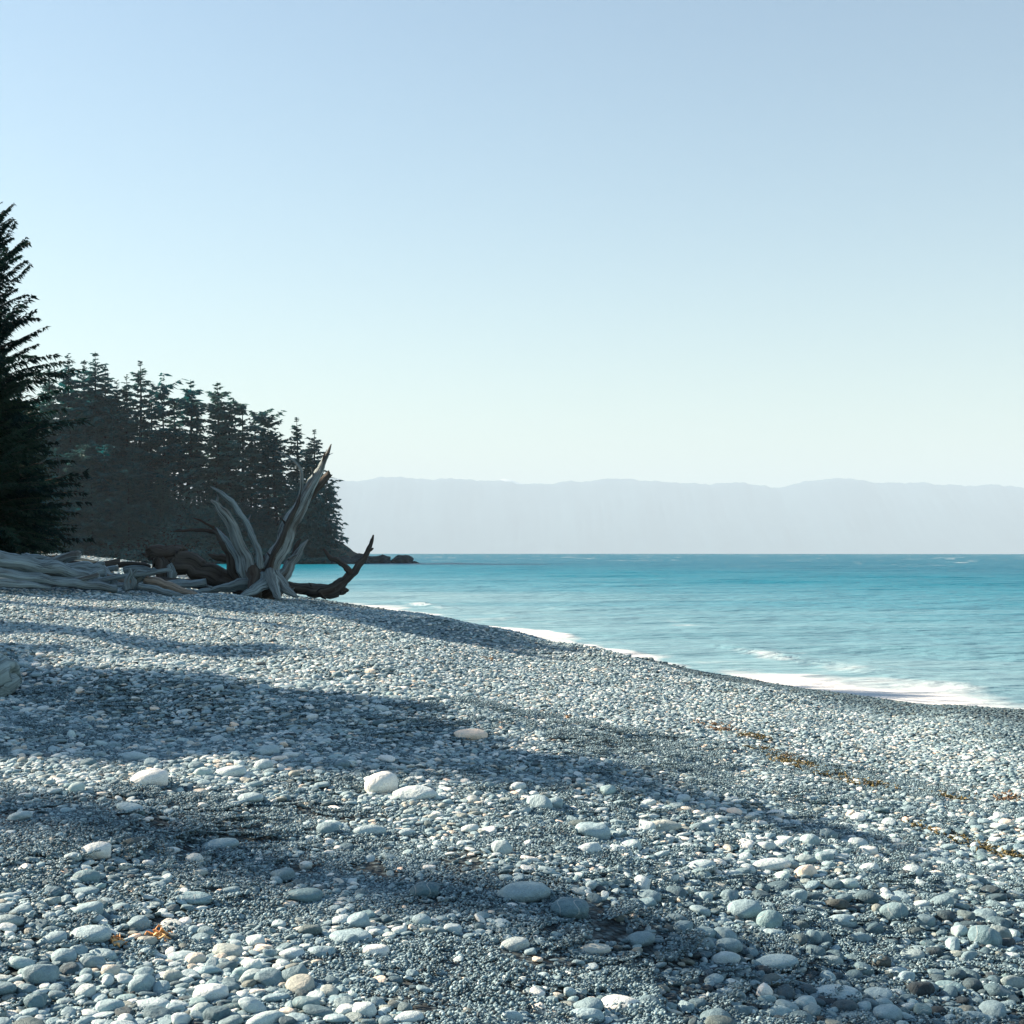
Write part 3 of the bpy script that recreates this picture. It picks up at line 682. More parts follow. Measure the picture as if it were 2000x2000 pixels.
# dark log running left from the rootwad, with the torn roots at its end
D1 = 28.6
def c2(cx, cy, dd=0.0): return cp(cx, cy, D1 - DS + dd)
pp = [([c2(780, 935), c2(690, 910), c2(580, 870), c2(470, 815), c2(380, 790), c2(300, 790)], [34, 36, 40, 44, 50, 40], 40, dict(nseg=16, jag=0.4), 'stem')]
mm = [mat_wood_dark]
gg = np.random.default_rng(8)
for i in range(11):
    a = (300 + gg.uniform(-40, 130), 770 + gg.uniform(-10, 20)); b = (a[0] + gg.uniform(-70, 70), a[1] - gg.uniform(15, 80))
    if i > 7: b = (a[0] - gg.uniform(40, 90), a[1] + gg.uniform(-20, 60))
    pp.append(([c2(*a, -0.1), c2((a[0] + b[0]) / 2 + gg.uniform(-15, 15), (a[1] + b[1]) / 2, 0.0), c2(*b, gg.uniform(-0.3, 0.3))], [11, 8, 2], 41 + i, dict(nseg=7, sub=4), 'rootlet')); mm.append(mat_wood_dark)
pp.append(([c2(330, 800, -0.2), c2(350, 860, -0.3), c2(340, 930, -0.3)], [22, 24, 30], 60, dict(nseg=10), 'root')); mm.append(mat_wood_dark)
pp.append(([c2(380, 830, -0.3), c2(400, 890, -0.35), c2(390, 925, -0.35)], [14, 18, 20], 61, dict(nseg=9), 'root')); mm.append(mat_wood_grey)
log('driftwood_log', pp, mm, 'dark log with torn rootlets running left from the upturned rootwad', group=GL)
log('driftwood_log', [([c2(320, 915, -0.5), c2(440, 930, -0.5), c2(540, 945, -0.5), c2(640, 965, -0.5)], [14, 17, 15, 8], 62, dict(nseg=10), 'stem')], [mat_wood_dark], 'thin dark log lying on the ground under the dark rootlet log', group=GL)
# long grey logs at the left edge
log('driftwood_log', [([cq(-420, 250, 25), cq(-100, 330, 25.2), cq(250, 400, 25.5), cq(560, 450, 26), cq(800, 520, 26.3), cq(1010, 590, 26.6)], [38, 35, 33, 31, 28, 22], 63, dict(nseg=16, ridge=0.12), 'stem')], [mat_wood_grey], 'thick silver-grey log on top of the pile at the left edge', group=GL)
log('driftwood_log', [([cq(-400, 420, 24.4), cq(0, 490, 24.7), cq(320, 530, 25), cq(640, 575, 25.3), cq(900, 600, 25.6), cq(1100, 630, 25.8)], [24, 24, 22, 20, 19, 16], 64, dict(nseg=14, ridge=0.12), 'stem')], [mat_wood_grey], 'long lower grey log in front of the thick silver one', group=GL)
log('driftwood_log', [([cq(-300, 560, 24), cq(0, 575, 24.2), cq(260, 590, 24.5), cq(480, 620, 24.8)], [18, 18, 15, 6], 65, dict(nseg=12), 'stem')], [mat_wood_grey], 'half buried short grey log lowest at the left edge', group=GL)
log('driftwood_log', [([cq(600, 430, 27), cq(820, 440, 27), cq(960, 470, 27), cq(1080, 560, 26.8)], [20, 26, 28, 12], 66, dict(nseg=12, jag=0.3), 'stem'),
                     ([cq(900, 450, 27), cq(930, 400, 27), cq(990, 385, 27)], [12, 10, 4], 67, dict(nseg=8), 'knot')], [mat_wood_grey, mat_wood_grey], 'knobbly grey log end behind the silver log, beside the root tangle', group=GL)
log('driftwood_log', [([cq(430, 350, 31), cq(620, 370, 31), cq(800, 395, 31)], [12, 13, 6], 68, dict(nseg=10), 'stem')], [mat_wood_dark], 'thin dark log lying behind the silver log', group=GL)
log('driftwood_log', [([cq(500, 320, 44), cq(720, 345, 45), cq(960, 385, 46)], [6, 7, 4], 69, dict(nseg=9), 'stem')], [mat_wood_pale], 'pale distant log in the sunlit strip behind the dark thin log', group=GL)
log('driftwood_log', [([cq(200, 320, 29), cq(300, 335, 29), cq(460, 345, 29)], [15, 17, 8], 70, dict(nseg=10, jag=0.3), 'stem')], [mat_wood_grey], 'short stubby log behind the top of the silver log', group=GL)
log('driftwood_log', [([cq(1370, 535, 26.0), cq(1520, 580, 26.0), cq(1680, 630, 26.1), cq(1860, 690, 26.2)], [17, 18, 15, 8], 71, dict(nseg=12, ridge=0.06), 'stem')], [mat_wood_pale], 'pale log with a sawn tan end left of the rootwad', group=GL)
log('driftwood_log', [([cq(1300, 600, 25.7), cq(1450, 630, 25.7), cq(1600, 670, 25.7), cq(1740, 700, 25.8)], [10, 12, 10, 5], 72, dict(nseg=10), 'stem')], [mat_wood_grey], 'thin grey log in front of the tan-ended pale log', group=GL)
log('driftwood_log', [([cq(1120, 400, 29.5), cq(1270, 395, 29.5), cq(1420, 420, 29.5)], [10, 12, 10], 73, dict(nseg=9, jag=0.4), 'stem')], [mat_wood_dark], 'small dark log end behind the root tangle', group=GL)
tg = []
for i, (pts, w) in enumerate([([(1210, 640), (1190, 560), (1230, 480), (1215, 430)], [14, 11, 9, 3]), ([(1240, 640), (1260, 570), (1240, 500), (1290, 450)], [13, 12, 8, 3]), ([(1180, 640), (1170, 600), (1210, 545)], [9, 8, 4]), ([(1240, 520), (1310, 460), (1380, 470), (1430, 500)], [10, 10, 8, 3]), ([(1270, 560), (1330, 530), (1380, 540)], [12, 11, 8]), ([(1260, 620), (1340, 600), (1400, 620), (1420, 660)], [13, 12, 10, 6])]):
    tg.append(([cq(a, b, 25.8 + 0.06 * i) for a, b in pts], w, 80 + i, dict(nseg=9), 'root'))
log('driftwood_root', tg, [mat_wood_grey] * 6, 'small tangled grey root between the silver log and the tan-ended log', 'driftwood root')
# the jumble of sticks and small logs between and behind the big ones
gj = np.random.default_rng(61)
for i in range(26):
    px = gj.uniform(-60, 345); d = gj.uniform(25.6, 30.0) if i < 17 else gj.uniform(32, 46); x0 = (px - 1000) / F * d; z0 = g1(x0, d)
    L = gj.uniform(0.7, 2.4); a = gj.normal(0.0, 0.5) + (math.pi if gj.uniform() < 0.5 else 0); rr = gj.uniform(0.03, 0.10); tilt = gj.normal(0.05, 0.10)
    lift = gj.uniform(0.5, 2.6) * rr + (0.18 if i % 3 == 0 else 0.0)
    pts = [(x0 + t * L * math.cos(a), d + t * L * math.sin(a), z0 + lift + t * L * tilt + gj.normal(0, 0.03)) for t in (-0.5, -0.15, 0.2, 0.5)]
    pts = [(x_, y_, max(z_, g1(x_, y_) + rr * 0.5)) for x_, y_, z_ in pts]
    wid = [rr * 2 * q / d * F for q in (0.9, 1.0, 0.95, 0.8)]
    k_ = int(gj.integers(0, 4))
    log('driftwood_stick', [(pts, wid, 400 + i, dict(nseg=9, sub=4, jag=0.3), 'stem')], [(mat_wood_grey, mat_wood_dark, mat_wood, mat_wood_pale)[k_]],
        ('silver grey stick', 'dark brown stick', 'streaky grey stick', 'pale tan stick')[k_] + (' in the driftwood jumble around the big grey logs' if i < 17 else ' on the sunlit shingle behind the grey logs'), 'driftwood', 'sticks in the driftwood jumble')
# the log end at the left edge of the picture
ex, ey = hit(8, 1362)
ez = g1(ex, ey)
log('driftwood_log', [([(ex - 1.6, ey + 0.5, ez + 0.30), (ex - 0.8, ey + 0.2, ez + 0.27), (ex - 0.2, ey + 0.02, ez + 0.21), (ex + 0.03, ey, ez + 0.17), (ex + 0.10, ey, ez + 0.15)], [70, 84, 84, 66, 22], 90, dict(nseg=18, ridge=0.12, jag=0.15), 'stem')], [mat_wood_bleached], 'pale rounded driftwood end cut by the left edge above the dark shadow band')

# ------------------------------------------------------------------ sea rocks off the headland
kr = M('wet_sea_rock'); mat_rock = kr.set(kr.ramp(kr.noise(kr.coord('Object'), 1.2, 5), [(0.35, (0.006, 0.015, 0.019)), (0.7, (0.03, 0.055, 0.062))]), 0.8, 0.2, kr.bump(kr.noise(kr.coord('Object'), 2.5, 5), 0.8, 0.4))
def rock_mesh(name, seed, sub=3, amp=0.35):
    bm = bmesh.new(); bmesh.ops.create_icosphere(bm, subdivisions=sub, radius=1)
    off = Vector((seed * 7.3, seed * 3.1, seed))
    for v in bm.verts:
        p = v.co.copy(); v.co *= 1 + amp * mnoise.noise(p * 1.3 + off) + amp * 0.6 * mnoise.noise(p * 3 + off) + amp * 0.25 * mnoise.noise(p * 7 + off)
    for f in bm.faces: f.smooth = False
    me = bpy.data.meshes.new(name); bm.to_mesh(me); bm.free(); return me
for i, (px, top, wpx, lab) in enumerate([(655, 1089, 36, 'dark sea rock at the foot of the headland tip'), (672, 1088, 40, 'low dark sea rock second out from the headland tip'), (708, 1083, 50, 'long dark sea rock in the middle of the row of rocks'), (742, 1084, 44, 'dark block-shaped sea rock right of the long one'), (786, 1083, 40, 'dark pointed sea rock standing apart near the end of the row'), (806, 1096, 26, 'flat low rock last in the row off the headland')]):
    d = 300.0 + i * 1.5; x = (px - 1000) / F * d; w = wpx / F * d * 0.62
    h = (CAMZ - (top - HZ) / F * d) + 0.1
    o = link('sea_rock', rock_mesh('sea_rock', i + 1), mat_rock, loc=(x, d, -0.1)); o.scale = (w * 1.1, w * 0.8, h * 0.92); o.rotation_euler = (0, 0, i * 1.3)
    o.rotation_euler = (0, 0, 0.2 * i)
    tag(o, lab, 'sea rock', 'dark rocks in the sea off the headland')

# ------------------------------------------------------------------ stones
def pebble(name, seed, sub, ax, amp=0.10, sq=2.3, facet=0.0):
    g = np.random.default_rng(seed)
    bm = bmesh.new(); bmesh.ops.create_icosphere(bm, subdivisions=sub, radius=1)
    off = Vector(g.uniform(-50, 50, 3))
    pl = []
    for _ in range(int(facet)):
        nrm = Vector(g.normal(0, 1, 3)).normalized(); pl.append((nrm, g.uniform(0.62, 0.85)))
    for v in bm.verts:
        p = v.co.copy()
        m = (abs(p.x) ** sq + abs(p.y) ** sq + abs(p.z) ** sq) ** (-1 / sq)
        q = p * m * (1 + amp * 1.6 * mnoise.noise(p * 0.9 + off) + amp * 0.6 * mnoise.noise(p * 2.3 + off))
        for nrm, dd in pl:
            e = q.dot(nrm) - dd
            if e > 0: q -= nrm * e * 0.8
        v.co = Vector((q.x * ax[0], q.y * ax[1], q.z * ax[2]))
    for f in bm.faces: f.smooth = True
    me = bpy.data.meshes.new(name); bm.to_mesh(me); bm.free(); return me
# unit pebbles: half-length about 1 along x
PV = [((1, .78, .42), .10, 2.2, 0), ((1, .66, .48), .12, 2.3, 1), ((1, .85, .34), .10, 2.4, 0), ((1, .58, .40), .12, 2.2, 2), ((1, .80, .50), .12, 2.4, 2),
      ((1, .70, .30), .09, 2.3, 1), ((1, .86, .54), .12, 2.3, 2), ((1, .50, .38), .12, 2.2, 0), ((1, .74, .50), .16, 2.5, 3), ((1, .62, .36), .10, 2.2, 1)]
pool = bpy.data.collections.new('pebble_shapes')
for i, (ax, am, sq, fc) in enumerate(PV):
    m_ = pebble('pebble%02d' % i, 100 + i, 3, ax, am, sq, fc); m_.materials.append(mat_stone_i)
    o = bpy.data.objects.new('pebble%02d' % i, m_); pool.objects.link(o)
obj_v = []
for i, (ax, am, sq, fc) in enumerate(PV):
    m_ = pebble('stone%02d' % i, 100 + i, 3, ax, am, sq, fc); m_.materials.append(mat_stone); obj_v.append(m_)

def scatter(name, pts, rot, scl, idx, extra, pool, label, cat):
    me = bpy.data.meshes.new(name); me.vertices.add(len(pts)); me.vertices.foreach_set('co', np.asarray(pts, np.float32).ravel())
    attr(me, 'rot', 'FLOAT_VECTOR', rot); attr(me, 'scl', 'FLOAT_VECTOR', scl); attr(me, 'idx', 'INT', idx)
    for k, v in extra.items(): attr(me, k, 'FLOAT', v)
    o = link(name, me)
    ng = bpy.data.node_groups.new(name, 'GeometryNodeTree')
    ng.interface.new_socket('Geometry', in_out='INPUT', socket_type='NodeSocketGeometry'); ng.interface.new_socket('Geometry', in_out='OUTPUT', socket_type='NodeSocketGeometry')
    gi = ng.nodes.new('NodeGroupInput'); go = ng.nodes.new('NodeGroupOutput')
    ip = ng.nodes.new('GeometryNodeInstanceOnPoints'); ci = ng.nodes.new('GeometryNodeCollectionInfo')
    ci.inputs['Collection'].default_value = pool; ci.inputs['Separate Children'].default_value = True; ci.inputs['Reset Children'].default_value = True
    def na(n, t):
        nd = ng.nodes.new('GeometryNodeInputNamedAttribute'); nd.data_type = t; nd.inputs['Name'].default_value = n; return nd.outputs['Attribute']
    e2r = ng.nodes.new('FunctionNodeEulerToRotation')
    L = ng.links.new
    L(gi.outputs[0], ip.inputs['Points']); L(ci.outputs[0], ip.inputs['Instance']); ip.inputs['Pick Instance'].default_value = True
    L(na('idx', 'INT'), ip.inputs['Instance Index']); L(na('rot', 'FLOAT_VECTOR'), e2r.inputs[0]); L(e2r.outputs[0], ip.inputs['Rotation'])
    L(na('scl', 'FLOAT_VECTOR'), ip.inputs['Scale']); L(ip.outputs[0], go.inputs[0])
    md = o.modifiers.new('scatter', 'NODES'); md.node_group = ng
    return tag(o, label, cat, kind='stuff')

def proj(x, y, z): return x / y * F + 1000, HZ - (z - CAMZ) / y * F
# fine-gravel patches (photo px centre, half sizes): where small dark gravel shows between the cobbles
GRAVEL = [(120, 1600, 260, 55), (420, 1630, 260, 50), (760, 1690, 240, 50), (880, 1745, 260, 60), (980, 1880, 230, 55), (900, 1950, 190, 45), (470, 1790, 150, 60), (1180, 1800, 130, 45), (1340, 1895, 110, 55), (600, 1590, 170, 30), (330, 1560, 150, 22), (1000, 1650, 130, 22), (1230, 1455, 170, 24), (20, 1660, 120, 40), (640, 1880, 110, 50)]
def gravelly(px, py):
    v = np.zeros_like(px)
    for cx, cy, a, b in GRAVEL: v = np.maximum(v, np.exp(-(((px - cx) / a) ** 2 + ((py - cy) / b) ** 2) * 1.1))
    return np.clip(v * 1.7 - 0.15 + 0.2 * sines(px * 0.012, py * 0.03, 77, 1.6), 0, 1)

class Hash:
    def __init__(s, c): s.c = c; s.d = {}
    def ok(s, x, y, r, k):
        i, j = int(math.floor(x / s.c)), int(math.floor(y / s.c))
        for a in (i - 1, i, i + 1):
            for b in (j - 1, j, j + 1):
                for (qx, qy, qr) in s.d.get((a, b), ()):
                    if (x - qx) ** 2 + (y - qy) ** 2 < (k * (r + qr)) ** 2: return False
        return True
    def add(s, x, y, r): s.d.setdefault((int(math.floor(x / s.c)), int(math.floor(y / s.c))), []).append((x, y, r))
hh = Hash(0.24)

# stones that stand out, each a thing of its own: photo centre, width, height, tone, hue, shape, yaw, label
HERO = [
    (297, 1527, 76, 46, 1.0, 0.2, 6, 0.3, 'biggest white boulder on the left, rising from dark gravel'),
    (192, 1666, 62, 38, 0.93, 0.5, 6, 0.2, 'rounded pale boulder on the left with its shaded side bluish'),
    (264, 1652, 54, 30, 0.20, 0.05, 8, 0.5, 'dark brownish rock just right of the rounded pale boulder'),
    (429, 1652, 74, 27, 0.55, 0.5, 0, 0.1, 'flat grey oval stone alone on gravel right of the dark brownish rock'),
    (172, 1719, 54, 34, 0.45, 0.95, 6, 0.4, 'greenish grey round stone stacked above a flat one, left side'),
    (165, 1744, 56, 18, 0.52, 0.5, 2, 0.0, 'flat stone directly below the greenish grey round one'),
    (377, 1760, 70, 24, 0.50, 0.97, 5, 0.15, 'long flat bluish stone in the soft shadow, left of centre'),
    (594, 1755, 76, 36, 0.42, 0.95, 4, 0.1, 'large half-buried grey boulder in the soft shadow left of centre'),
    (174, 1780, 58, 36, 0.58, 0.5, 4, 0.5, 'grey cobble leaning on a smaller one, left foreground'),
    (176, 1832, 80, 40, 0.66, 0.5, 0, -0.25, 'largest pale grey oval stone in the lower left foreground'),
    (411, 1943, 70, 40, 0.88, 0.3, 0, -0.3, 'white oval stone near the bottom edge, left of centre'),
    (297, 1965, 64, 28, 0.72, 0.5, 5, 0.1, 'pale flat oval at the bottom, left of the white oval stone'),
    (279, 1931, 52, 40, 0.55, 0.6, 1, 0.9, 'tilted grey stone above the pale flat oval at the bottom'),
    (453, 1509, 56, 27, 0.80, 0.4, 2, 0.3, 'pale sloping slab in the sunlit band right of the biggest white boulder'),
    (527, 1470, 46, 26, 0.70, 0.5, 6, 0.2, 'pale rounded stone at the lower edge of the dark shadow band'),
    (489, 1561, 50, 22, 0.68, 0.5, 0, 0.1, 'pale oval stone with a shaded underside on sunlit gravel'),
    (748, 1534, 68, 50, 1.0, 0.25, 6, 0.3, 'roundest bright white boulder in the middle of the sunlit band'),
    (813, 1552, 84, 32, 0.86, 0.4, 3, -0.2, 'long cream boulder touching the round white boulder'),
    (1025, 1748, 102, 44, 0.52, 0.55, 0, 0.15, 'largest smooth grey boulder in the centre of the soft shadow'),
    (1116, 1777, 78, 44, 0.36, 0.97, 6, 0.1, 'dark blue-grey boulder right of the largest grey one'),
    (833, 1742, 60, 36, 0.30, 0.97, 6, 0.0, 'dark round boulder left of the largest grey one'),
    (735, 1862, 54, 37, 0.95, 0.4, 4, 0.2, 'bright white cobble in the lower middle left of centre'),
    (699, 1806, 48, 36, 0.62, 0.5, 4, 0.7, 'grey cobble leaning over a flat stone, lower middle'),
    (688, 1833, 78, 28, 0.60, 0.5, 2, -0.1, 'broad flat stone under the leaning cobble, lower middle'),
    (1215, 1969, 82, 44, 0.92, 0.3, 1, -0.3, 'large white and blue-shaded stone at the bottom right of centre'),
    (1157, 1858, 66, 24, 0.70, 0.08, 9, 0.05, 'pinkish flat oval stone on gravel, right of centre'),
    (1251, 1838, 58, 30, 0.45, 0.5, 0, 0.0, 'grey oval cobble lying right of the pinkish flat oval'),
    (922, 1437, 62, 22, 0.88, 0.02, 2, -0.35, 'pinkish flat slab lying on the far side of the dark shadow band'),
    (1157, 1628, 74, 38, 0.62, 0.5, 4, 0.1, 'big shadow-fronted boulder in the sunlit band right of centre'),
    (1150, 1662, 52, 34, 0.80, 0.4, 8, 0.3, 'pale pointed stone just below the shadow-fronted boulder'),
    (1056, 1574, 54, 34, 0.66, 0.5, 3, -0.7, 'long tilted stone in the sunlit band above the pale pointed one'),
    (1452, 1782, 72, 42, 0.55, 0.5, 0, -0.3, 'large grey oval boulder at the top of the right-hand cobble bank'),
    (1506, 1806, 52, 50, 0.48, 0.95, 6, -0.6, 'upright grey-green cobble right of the large oval on the bank'),
    (1510, 1880, 90, 34, 0.60, 0.5, 9, -0.2, 'longest flat pale oval stone at the foot of the right cobble bank'),
    (1925, 1834, 62, 44, 0.44, 0.97, 1, -0.6, 'dark blue-grey boulder near the right edge of the frame'),
    (1633, 1947, 90, 28, 0.68, 0.5, 5, -0.1, 'pale cracked flat boulder near the bottom right'),
    (1574, 1704, 42, 29, 0.92, 0.06, 8, 0.2, 'cream angular stone on the crest of the right cobble bank'),
    (1369, 1697, 60, 30, 0.72, 0.5, 0, 0.0, 'pale rounded boulder left of the cream angular stone'),
    (1733, 1984, 58, 40, 0.58, 0.5, 4, 0.4, 'large grey cobble cut by the bottom edge at right'),
    (1492, 1939, 34, 34, 0.96, 0.4, 8, 1.2, 'small bright white upright stone bottom right'),
]
def settle(px, py, w, h):
    x, y = hit(px, py + h * 0.28); return x, y, w / F * y
def place_stone(x, y, half, hgt, tone, hue, var, yaw, tilt, parent=None, name='stone', sink=0.62):
    ax = PV[var][0]
    o = link(name, obj_v[var]); z = g1(x, y)
    o.location = (x, y, z + hgt * 0.5 * sink)
    o.rotation_euler = (tilt[0], tilt[1], yaw)
    o.scale = (half, half, hgt * 0.5 / ax[2])
    o['tone'] = float(tone); o['hue'] = float(hue)
    if parent is not None: o.parent = parent
    return o
for px, py, w, h, tone, hue, var, yaw, lab in HERO:
    x, y, wid = settle(px, py, w, h); half = wid / 2 * 1.05
    view = math.atan2(CAMZ - g1(x, y), y)
    hgt = max(h / F * y - 0.55 * wid * PV[var][0][1] * math.sin(view), 0.28 * wid) * 1.12
    o = place_stone(x, y, half, hgt, tone, hue, var, yaw * 0.6, (rng.normal(0, 0.06), yaw * -0.35 if abs(yaw) > 0.5 else rng.normal(0, 0.06)), name='boulder' if w > 60 else 'stone')
    tag(o, lab, 'boulder' if w > 60 else 'stone', 'stones that stand out on the shingle')
    hh.add(x, y, half * 0.85)

EXTRA = [(450, 1743 - 0, 40, 20, .5), (109, 1840, 52, 30, .62), (203, 1866, 58, 26, .6), (214, 1970, 58, 34, .62), (254, 1581, 56, 19, .66), (38, 1597, 46, 21, .68), (260, 1480, 58, 18, .72), (174, 1492, 30, 22, .4),
         (402, 1822, 34, 26, .5), (237, 1780, 42, 24, .55), (40, 1780, 46, 20, .5), (18, 1806, 52, 26, .52), (628, 1860, 54, 28, .6), (643, 1623, 46, 32, .5), (360, 1871, 62, 19, .66), (572, 1867, 50, 24, .78), (515, 1498, 38, 28, .78),
         (722, 1625, 58, 27, .7), (1295, 1617, 72, 24, .66), (884, 1820, 38, 24, .75), (712, 1980, 46, 34, .82), (795, 1994, 60, 26, .8), (1007, 1849, 52, 26, .7), (1148, 1987, 70, 34, .62), (980, 1661, 40, 34, .72), (1233, 1655, 40, 26, .7), (1000, 1990, 42, 30, .7),
         (1423, 1851, 54, 32, .52), (1376, 1846, 38, 30, .45), (1586, 1835, 38, 32, .45), (1644, 1800, 58, 30, .6), (1745, 1784, 52, 40, .45), (1854, 1931, 58, 24, .55), (1503, 1693, 76, 22, .82), (1417, 1947, 34, 22, .7), (1521, 1980, 52, 30, .66), (1572, 1963, 46, 32, .66), (1443, 1983, 52, 28, .4), (1546, 1777, 56, 20, .72), (1622, 1880, 48, 26, .5), (1700, 1700, 40, 24, .8), (1840, 1765, 44, 30, .45), (1900, 1990, 60, 30, .55), (1980, 1925, 50, 30, .5), (1680, 1835, 44, 26, .5), (1782, 1868, 50, 26, .5)]
parts = 0
def view_half(x, y, z, half): return half / y * F
for i, (px, py, w, h, tone) in enumerate(EXTRA):
    x, y, wid = settle(px, py, w, h); half = wid / 2 * 1.05
    if not hh.ok(x, y, half * 0.8, 0.6): continue
    var = int(rng.integers(0, 10)); hgt = max((h / w) * 0.92, 0.34) * wid
    place_stone(x, y, half, hgt, tone, rng.uniform(0.05, 1), var, rng.uniform(-0.4, 0.4), rng.normal(0, 0.12, 2), beach); parts += 1
    hh.add(x, y, half * 0.85)

# the rest of the cobbles: thrown large first
def candidates(n, dmin, dmax, seed):
    g = np.random.default_rng(seed)
    dd = np.linspace(dmin, dmax, 400); wd = 0.364 * dd + 2.7
    n = int(n * wd.sum() / (0.364 * dd + 0.7).sum()); cdf = np.cumsum(wd); cdf /= cdf[-1]
    d = np.interp(g.uniform(0, 1, n), cdf, dd); u = g.uniform(-1, 1, n)
    x = u * (0.364 * d + 2.7)
    z = ground(x, d); px, py = proj(x, d, z)
    keep = z > 0.05
    return g, x[keep], d[keep], z[keep], px[keep], py[keep]
# large (7-13 cm)
g, x, y, z, px, py = candidates(16000, 3.7, 16, 201)
gv = gravelly(px, py)
bank = np.clip((px - 1150) / 250, 0, 1) * np.clip((py - 1560) / 80, 0, 1) * np.clip((px * 0.30 + py - 2030) / 60 + 1, 0.2, 1)
low = np.clip((py - 1780) / 100, 0, 1) * np.clip((760 - px) / 200, 0, 1)
band = np.exp(-((py - 1480 - 0.13 * px + 30) / 70) ** 2)
far_left = np.clip((1450 - py) / 60, 0, 1) * np.clip((1000 - px) / 300, 0, 1) * 0.6
gv = gv * (1 - 0.85 * bank)
prob = np.clip(0.08 + 0.9 * bank + 0.7 * low + 0.38 * band + far_left, 0, 1) * (1 - 0.9 * gv)
prob *= np.where((px > 1100) & (py < 1530), 0.05, 1)
size = np.clip(np.exp(g.normal(math.log(0.072), 0.28, len(x))), 0.05, 0.135)
size = np.clip(size * (1 + 0.08 * bank + 0.05 * low), 0.05, 0.135)
sel = np.nonzero(g.uniform(0, 1, len(x)) < prob)[0]
sel = sel[np.argsort(-size[sel])]
big = []
for i in sel:
    r = size[i] / 2
    if hh.ok(x[i], y[i], r * 0.85, 0.82):
        hh.add(x[i], y[i], r * 0.85); big.append((x[i], y[i], z[i], r, size[i] / y[i], gv[i]))
big.sort(key=lambda b: (not (-20 < proj(*b[:3])[0] < 2020 and proj(*b[:3])[1] < 2010), -b[4]))
own = big[:300 - parts]; restbig = big[300 - parts:]
def rtone(g, n, m=0.59): return np.clip(np.where(g.uniform(0, 1, n) < 0.07, g.uniform(0.78, 1.0, n), g.normal(m, 0.20, n)), 0.04, 1)
def bank_shade_tone(px, py):      # shade over the near right bank put into stone tone; nearest strip also darker
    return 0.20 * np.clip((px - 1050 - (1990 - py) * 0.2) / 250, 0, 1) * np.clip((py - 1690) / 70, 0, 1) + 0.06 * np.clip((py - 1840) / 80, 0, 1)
for (bx, by, bz, r, s_, gq) in own:
    var = int(g.integers(0, 10)); ax = PV[var][0]
    place_stone(bx, by, r, 2 * r * ax[2] * g.uniform(0.9, 1.25), rtone(g, 1)[0] - bank_shade_tone(*proj(bx, by, bz)), g.uniform(0, 1), var, g.uniform(0, 6.28), g.normal(0, 0.16, 2), beach, sink=0.75)
PX, RT, SC, IX, TN, HU = [], [], [], [], [], []
def push(x, y, z, r, g, sink, tilt, tone=None):
    n = len(x); dk = bank_shade_tone(*proj(x, y, z)); idx = g.integers(0, 10, n); ax2 = np.array([p[0][2] for p in PV])[idx]
    PX.append(np.stack([x, y, z + r * ax2 * sink], -1)); RT.append(np.stack([g.normal(0, tilt, n), g.normal(0, tilt, n), g.uniform(0, 6.28, n)], -1))
    SC.append(np.stack([r, r * g.uniform(0.85, 1.1, n), r * g.uniform(0.55, 1.05, n)], -1)); IX.append(idx)
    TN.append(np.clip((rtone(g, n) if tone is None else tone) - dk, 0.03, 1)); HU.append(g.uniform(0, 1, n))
if restbig:
    rb = np.array(restbig); push(rb[:, 0], rb[:, 1], rb[:, 2], rb[:, 3], g, 0.7, 0.16)
# medium (3-7 cm)
for (n, d0, d1, s0, s1, seed) in ((48000, 3.7, 10.5, 0.028, 0.062, 211), (105000, 10.5, 19, 0.030, 0.058, 212), (125000, 19, 36, 0.038, 0.062, 213), (40000, 36, 110, 0.10, 0.17, 214)):
    g, x, y, z, px, py = candidates(n, d0, d1, seed)
    gv = gravelly(px, py) * (1 - 0.85 * np.clip((px - 1200) / 200, 0, 1) * np.clip((py - 1560) / 80, 0, 1))
    size = np.clip(np.exp(g.normal(math.log((s0 + s1) / 2), 0.25, len(x))), s0, s1 * 1.25)
    sel = np.nonzero(g.uniform(0, 1, len(x)) < np.clip(1.0 - 0.95 * gv, 0, 1))[0]
    sel = sel[np.argsort(-size[sel])]; keep = []
    for i in sel:
        r = size[i] * 0.5
        if hh.ok(x[i], y[i], r * 0.8, 0.76):
            hh.add(x[i], y[i], r * 0.8); keep.append(i)
    k = np.array(keep); push(x[k], y[k], z[k], size[k] / 2, g, 0.75, 0.22)
# small filler (1.6-3 cm)
for (sp, d0, d1, seed) in ((0.034, 3.7, 8.5, 221), (0.045, 8.5, 13, 222), (0.066, 13, 22, 223)):
    n = int((d1 ** 2 - d0 ** 2) * 0.40 / sp ** 2)
    g, x, y, z, px, py = candidates(n, d0, d1, seed)
    gv = gravelly(px, py); kp = g.uniform(0, 1, len(x)) < np.where(gv > 0.35, 0.14, 0.9)
    x, y, z = x[kp], y[kp], z[kp]
    push(x, y, z, sp * 0.40 * np.exp(g.normal(0, 0.25, len(x))), g, 0.5, 0.3, rtone(g, len(x), 0.48))
PX = np.concatenate(PX); RT = np.concatenate(RT); SC = np.concatenate(SC); IX = np.concatenate(IX); TN = np.concatenate(TN); HU = np.concatenate(HU)
wet_shade_z = wet_crest_shade(PX[:, 0], PX[:, 1], PX[:, 2]); TN = TN * (1 - 0.6 * wet_shade_z)
print('cobbles', len(PX), 'own', len(own) + parts)
scatter('shingle', PX, RT, SC, IX, {'tone': TN, 'hue': HU}, pool, 'grey rounded cobbles and pebbles covering the whole beach', 'shingle')

